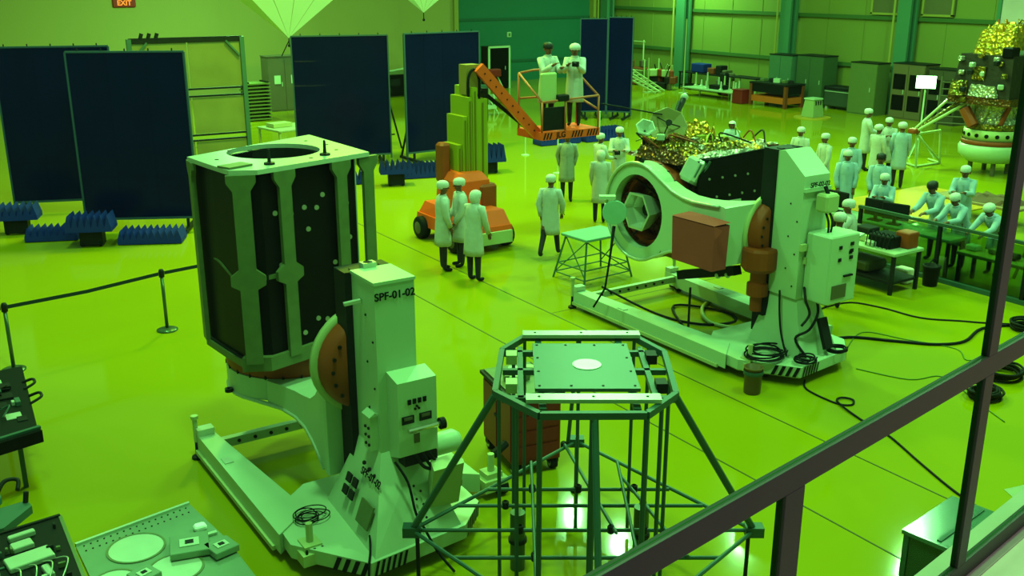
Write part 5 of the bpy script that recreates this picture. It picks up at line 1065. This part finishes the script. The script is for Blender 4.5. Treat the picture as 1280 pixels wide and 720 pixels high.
MB().box((0, -.2, 3.36), (.9, .7, .10)).build('white_cap_plate', ALUL, ld)
for x, y in ((-.62, -.55), (.62, -.55)): MB().bev((x, y, 3.38), (.30, .3, .26), .03).build('corner_box', BLACK, ld)
bl_ = MB().crumple((.1, 0, 3.30), (1.3, 1.1, .62), 12, 12, .16, 21).build('foil_crown', GOLDB, ld)
MB().crumple((-.86, -.1, 2.3), (.2, .8, .25), 8, 8, .05, 22).build('side_foil', SILV, ld); MB().crumple((-.90, .55, 2.3), (.3, .4, .3), 8, 8, .08, 23).build('side_foil', GOLD, ld); MB().crumple((.85, -.5, 2.2), (.3, .5, 1.0), 8, 8, .07, 24).build('side_foil', SILV, ld)
for i in range(10):
    rr = random.Random(70 + i); MB().bar((rr.uniform(-.5, .1), rr.uniform(-.6, .2), 3.35), (rr.uniform(.0, .6), rr.uniform(-.5, .3), 4.12), .03).build('crown_strut', [GOLD, RUST, GOLDB][i % 3], ld)
for i in range(14): rr = random.Random(170 + i); MB().bev((rr.uniform(-.98, -.78), rr.uniform(-.7, .7), rr.uniform(2.2, 3.3)), (.12, .14, .12), .02, rr.uniform(0, 2)).build('side_unit', [SILV, GOLD, DARK, ALUL][i % 4], ld)
# outstretched leg struts with foot clamp
for a, b_, r, m_ in (((-.5, .62, 2.15), (-1.12, 1.45, 1.32), .045, GOLD), ((-.6, .42, 2.10), (-1.12, 1.42, 1.30), .04, CREAM), ((-.5, .85, 2.3), (-1.1, 1.5, 1.34), .035, CREAM)): MB().tube(a, b_, r).build('leg_strut', m_, ld)
MB().bev((-1.15, 1.50, 1.28), (.26, .24, .13), .03).build('foot_clamp', RUST, ld); MB().tube((-.75, .4, 1.95), (-.75, .1, 1.55), .14).build('copper_thruster', RUST, ld)
for k in range(4): w = PI / 4 + k * PI / 2; MB().tube((.45 * math.cos(w), .45 * math.sin(w), .29), (.45 * math.cos(w), .45 * math.sin(w), .66), .06).build('stand_leg', GREYG, ld)
# white triangular frame holding the leg
tf = thing('triangular_frame', 'white tubular triangular frame under the lander leg', 'frame', (0, 0, 0)); a, b_, c_, d_ = (26.78, 18.8, 1.04), (27.95, 18.8, 1.06), (26.95, 18.8, .0), (28.12, 18.8, .0)
for p, q in ((a, b_), (a, c_), (b_, d_), ((26.95, 18.8, .04), (28.12, 18.8, .04)), (a, (28.1, 18.8, .10))): MB().tube(p, q, .035).build('frame_tube', CREAM, tf)
MB().tube((26.95, 18.8, .04), (27.2, 19.4, .04), .03).build('frame_foot', CREAM, tf); MB().tube((28.12, 18.8, .04), (28.4, 19.4, .04), .03).build('frame_foot', CREAM, tf)
pd = table('packing_table', 'low table with folded brown sheets right of the orange mat', 22.3, 13.6, XW, 2.2, 1.0, .5, M('tan_sheet', (.30, .17, .08), .6), DARK)
MB().crumple((.3, 0, .5), (1.2, .8, .12), 8, 8, .05, 31).build('folded_sheet', M('brown_sheet', (.13, .06, .03), .7), pd)
mt = tag(MB().bev((22.6, 15.6, .012), (4.2, 2.6, .02), .005).build('floor_mat', M('orange_floor_mat', (.55, .26, .012), .6)), 'large orange-yellow mat on floor beneath the lander', 'mat')
tp2 = thing('camera_tripod', 'tall olive tripod with camera right of the bending technicians', 'tripod', (18.6, 10.1, 0))
for a in (20, 140, 260): MB().tube((.38 * math.cos(R(a)), .38 * math.sin(R(a)), 0), (0, 0, 1.35), .03).build('leg', M('olive_leg', (.22, .15, .02), .5), tp2)
MB().bev((0, 0, 1.46), (.14, .22, .16), .02).build('camera_head', RUB, tp2); MB().tube((0, 0, 1.3), (0, 0, 1.4), .05).build('pan_head', DARK, tp2)
# floodlight on stand
fld = thing('work_floodlight', 'glowing white floodlight on thin stand beside the lander', 'floodlight', (28.6, 19.95, 0), -55)
MB().bev((0, 0, 2.40), (.62, .18, .42), .03).build('housing', DARK, fld); MB().box((-.0, -.10, 2.40), (.58, .03, .38)).build('lamp_face', M('lamp_glow', (1, .93, .85), .4, 0, .02, 3, 0, 14), fld)
MB().tube((0, 0, .0), (0, 0, 2.4), .03).build('pole', WHITE, fld)
for a in (0, 120, 240): MB().tube((.5 * math.cos(R(a)), .5 * math.sin(R(a)), 0), (0, 0, .7), .02).build('tripod_leg', WHITE, fld)
fl_ = area('floodlight_beam', (28.35, 19.78, 2.4), (.5, .35), 90, (1, .88, .7), (R(70), 0, R(135)))
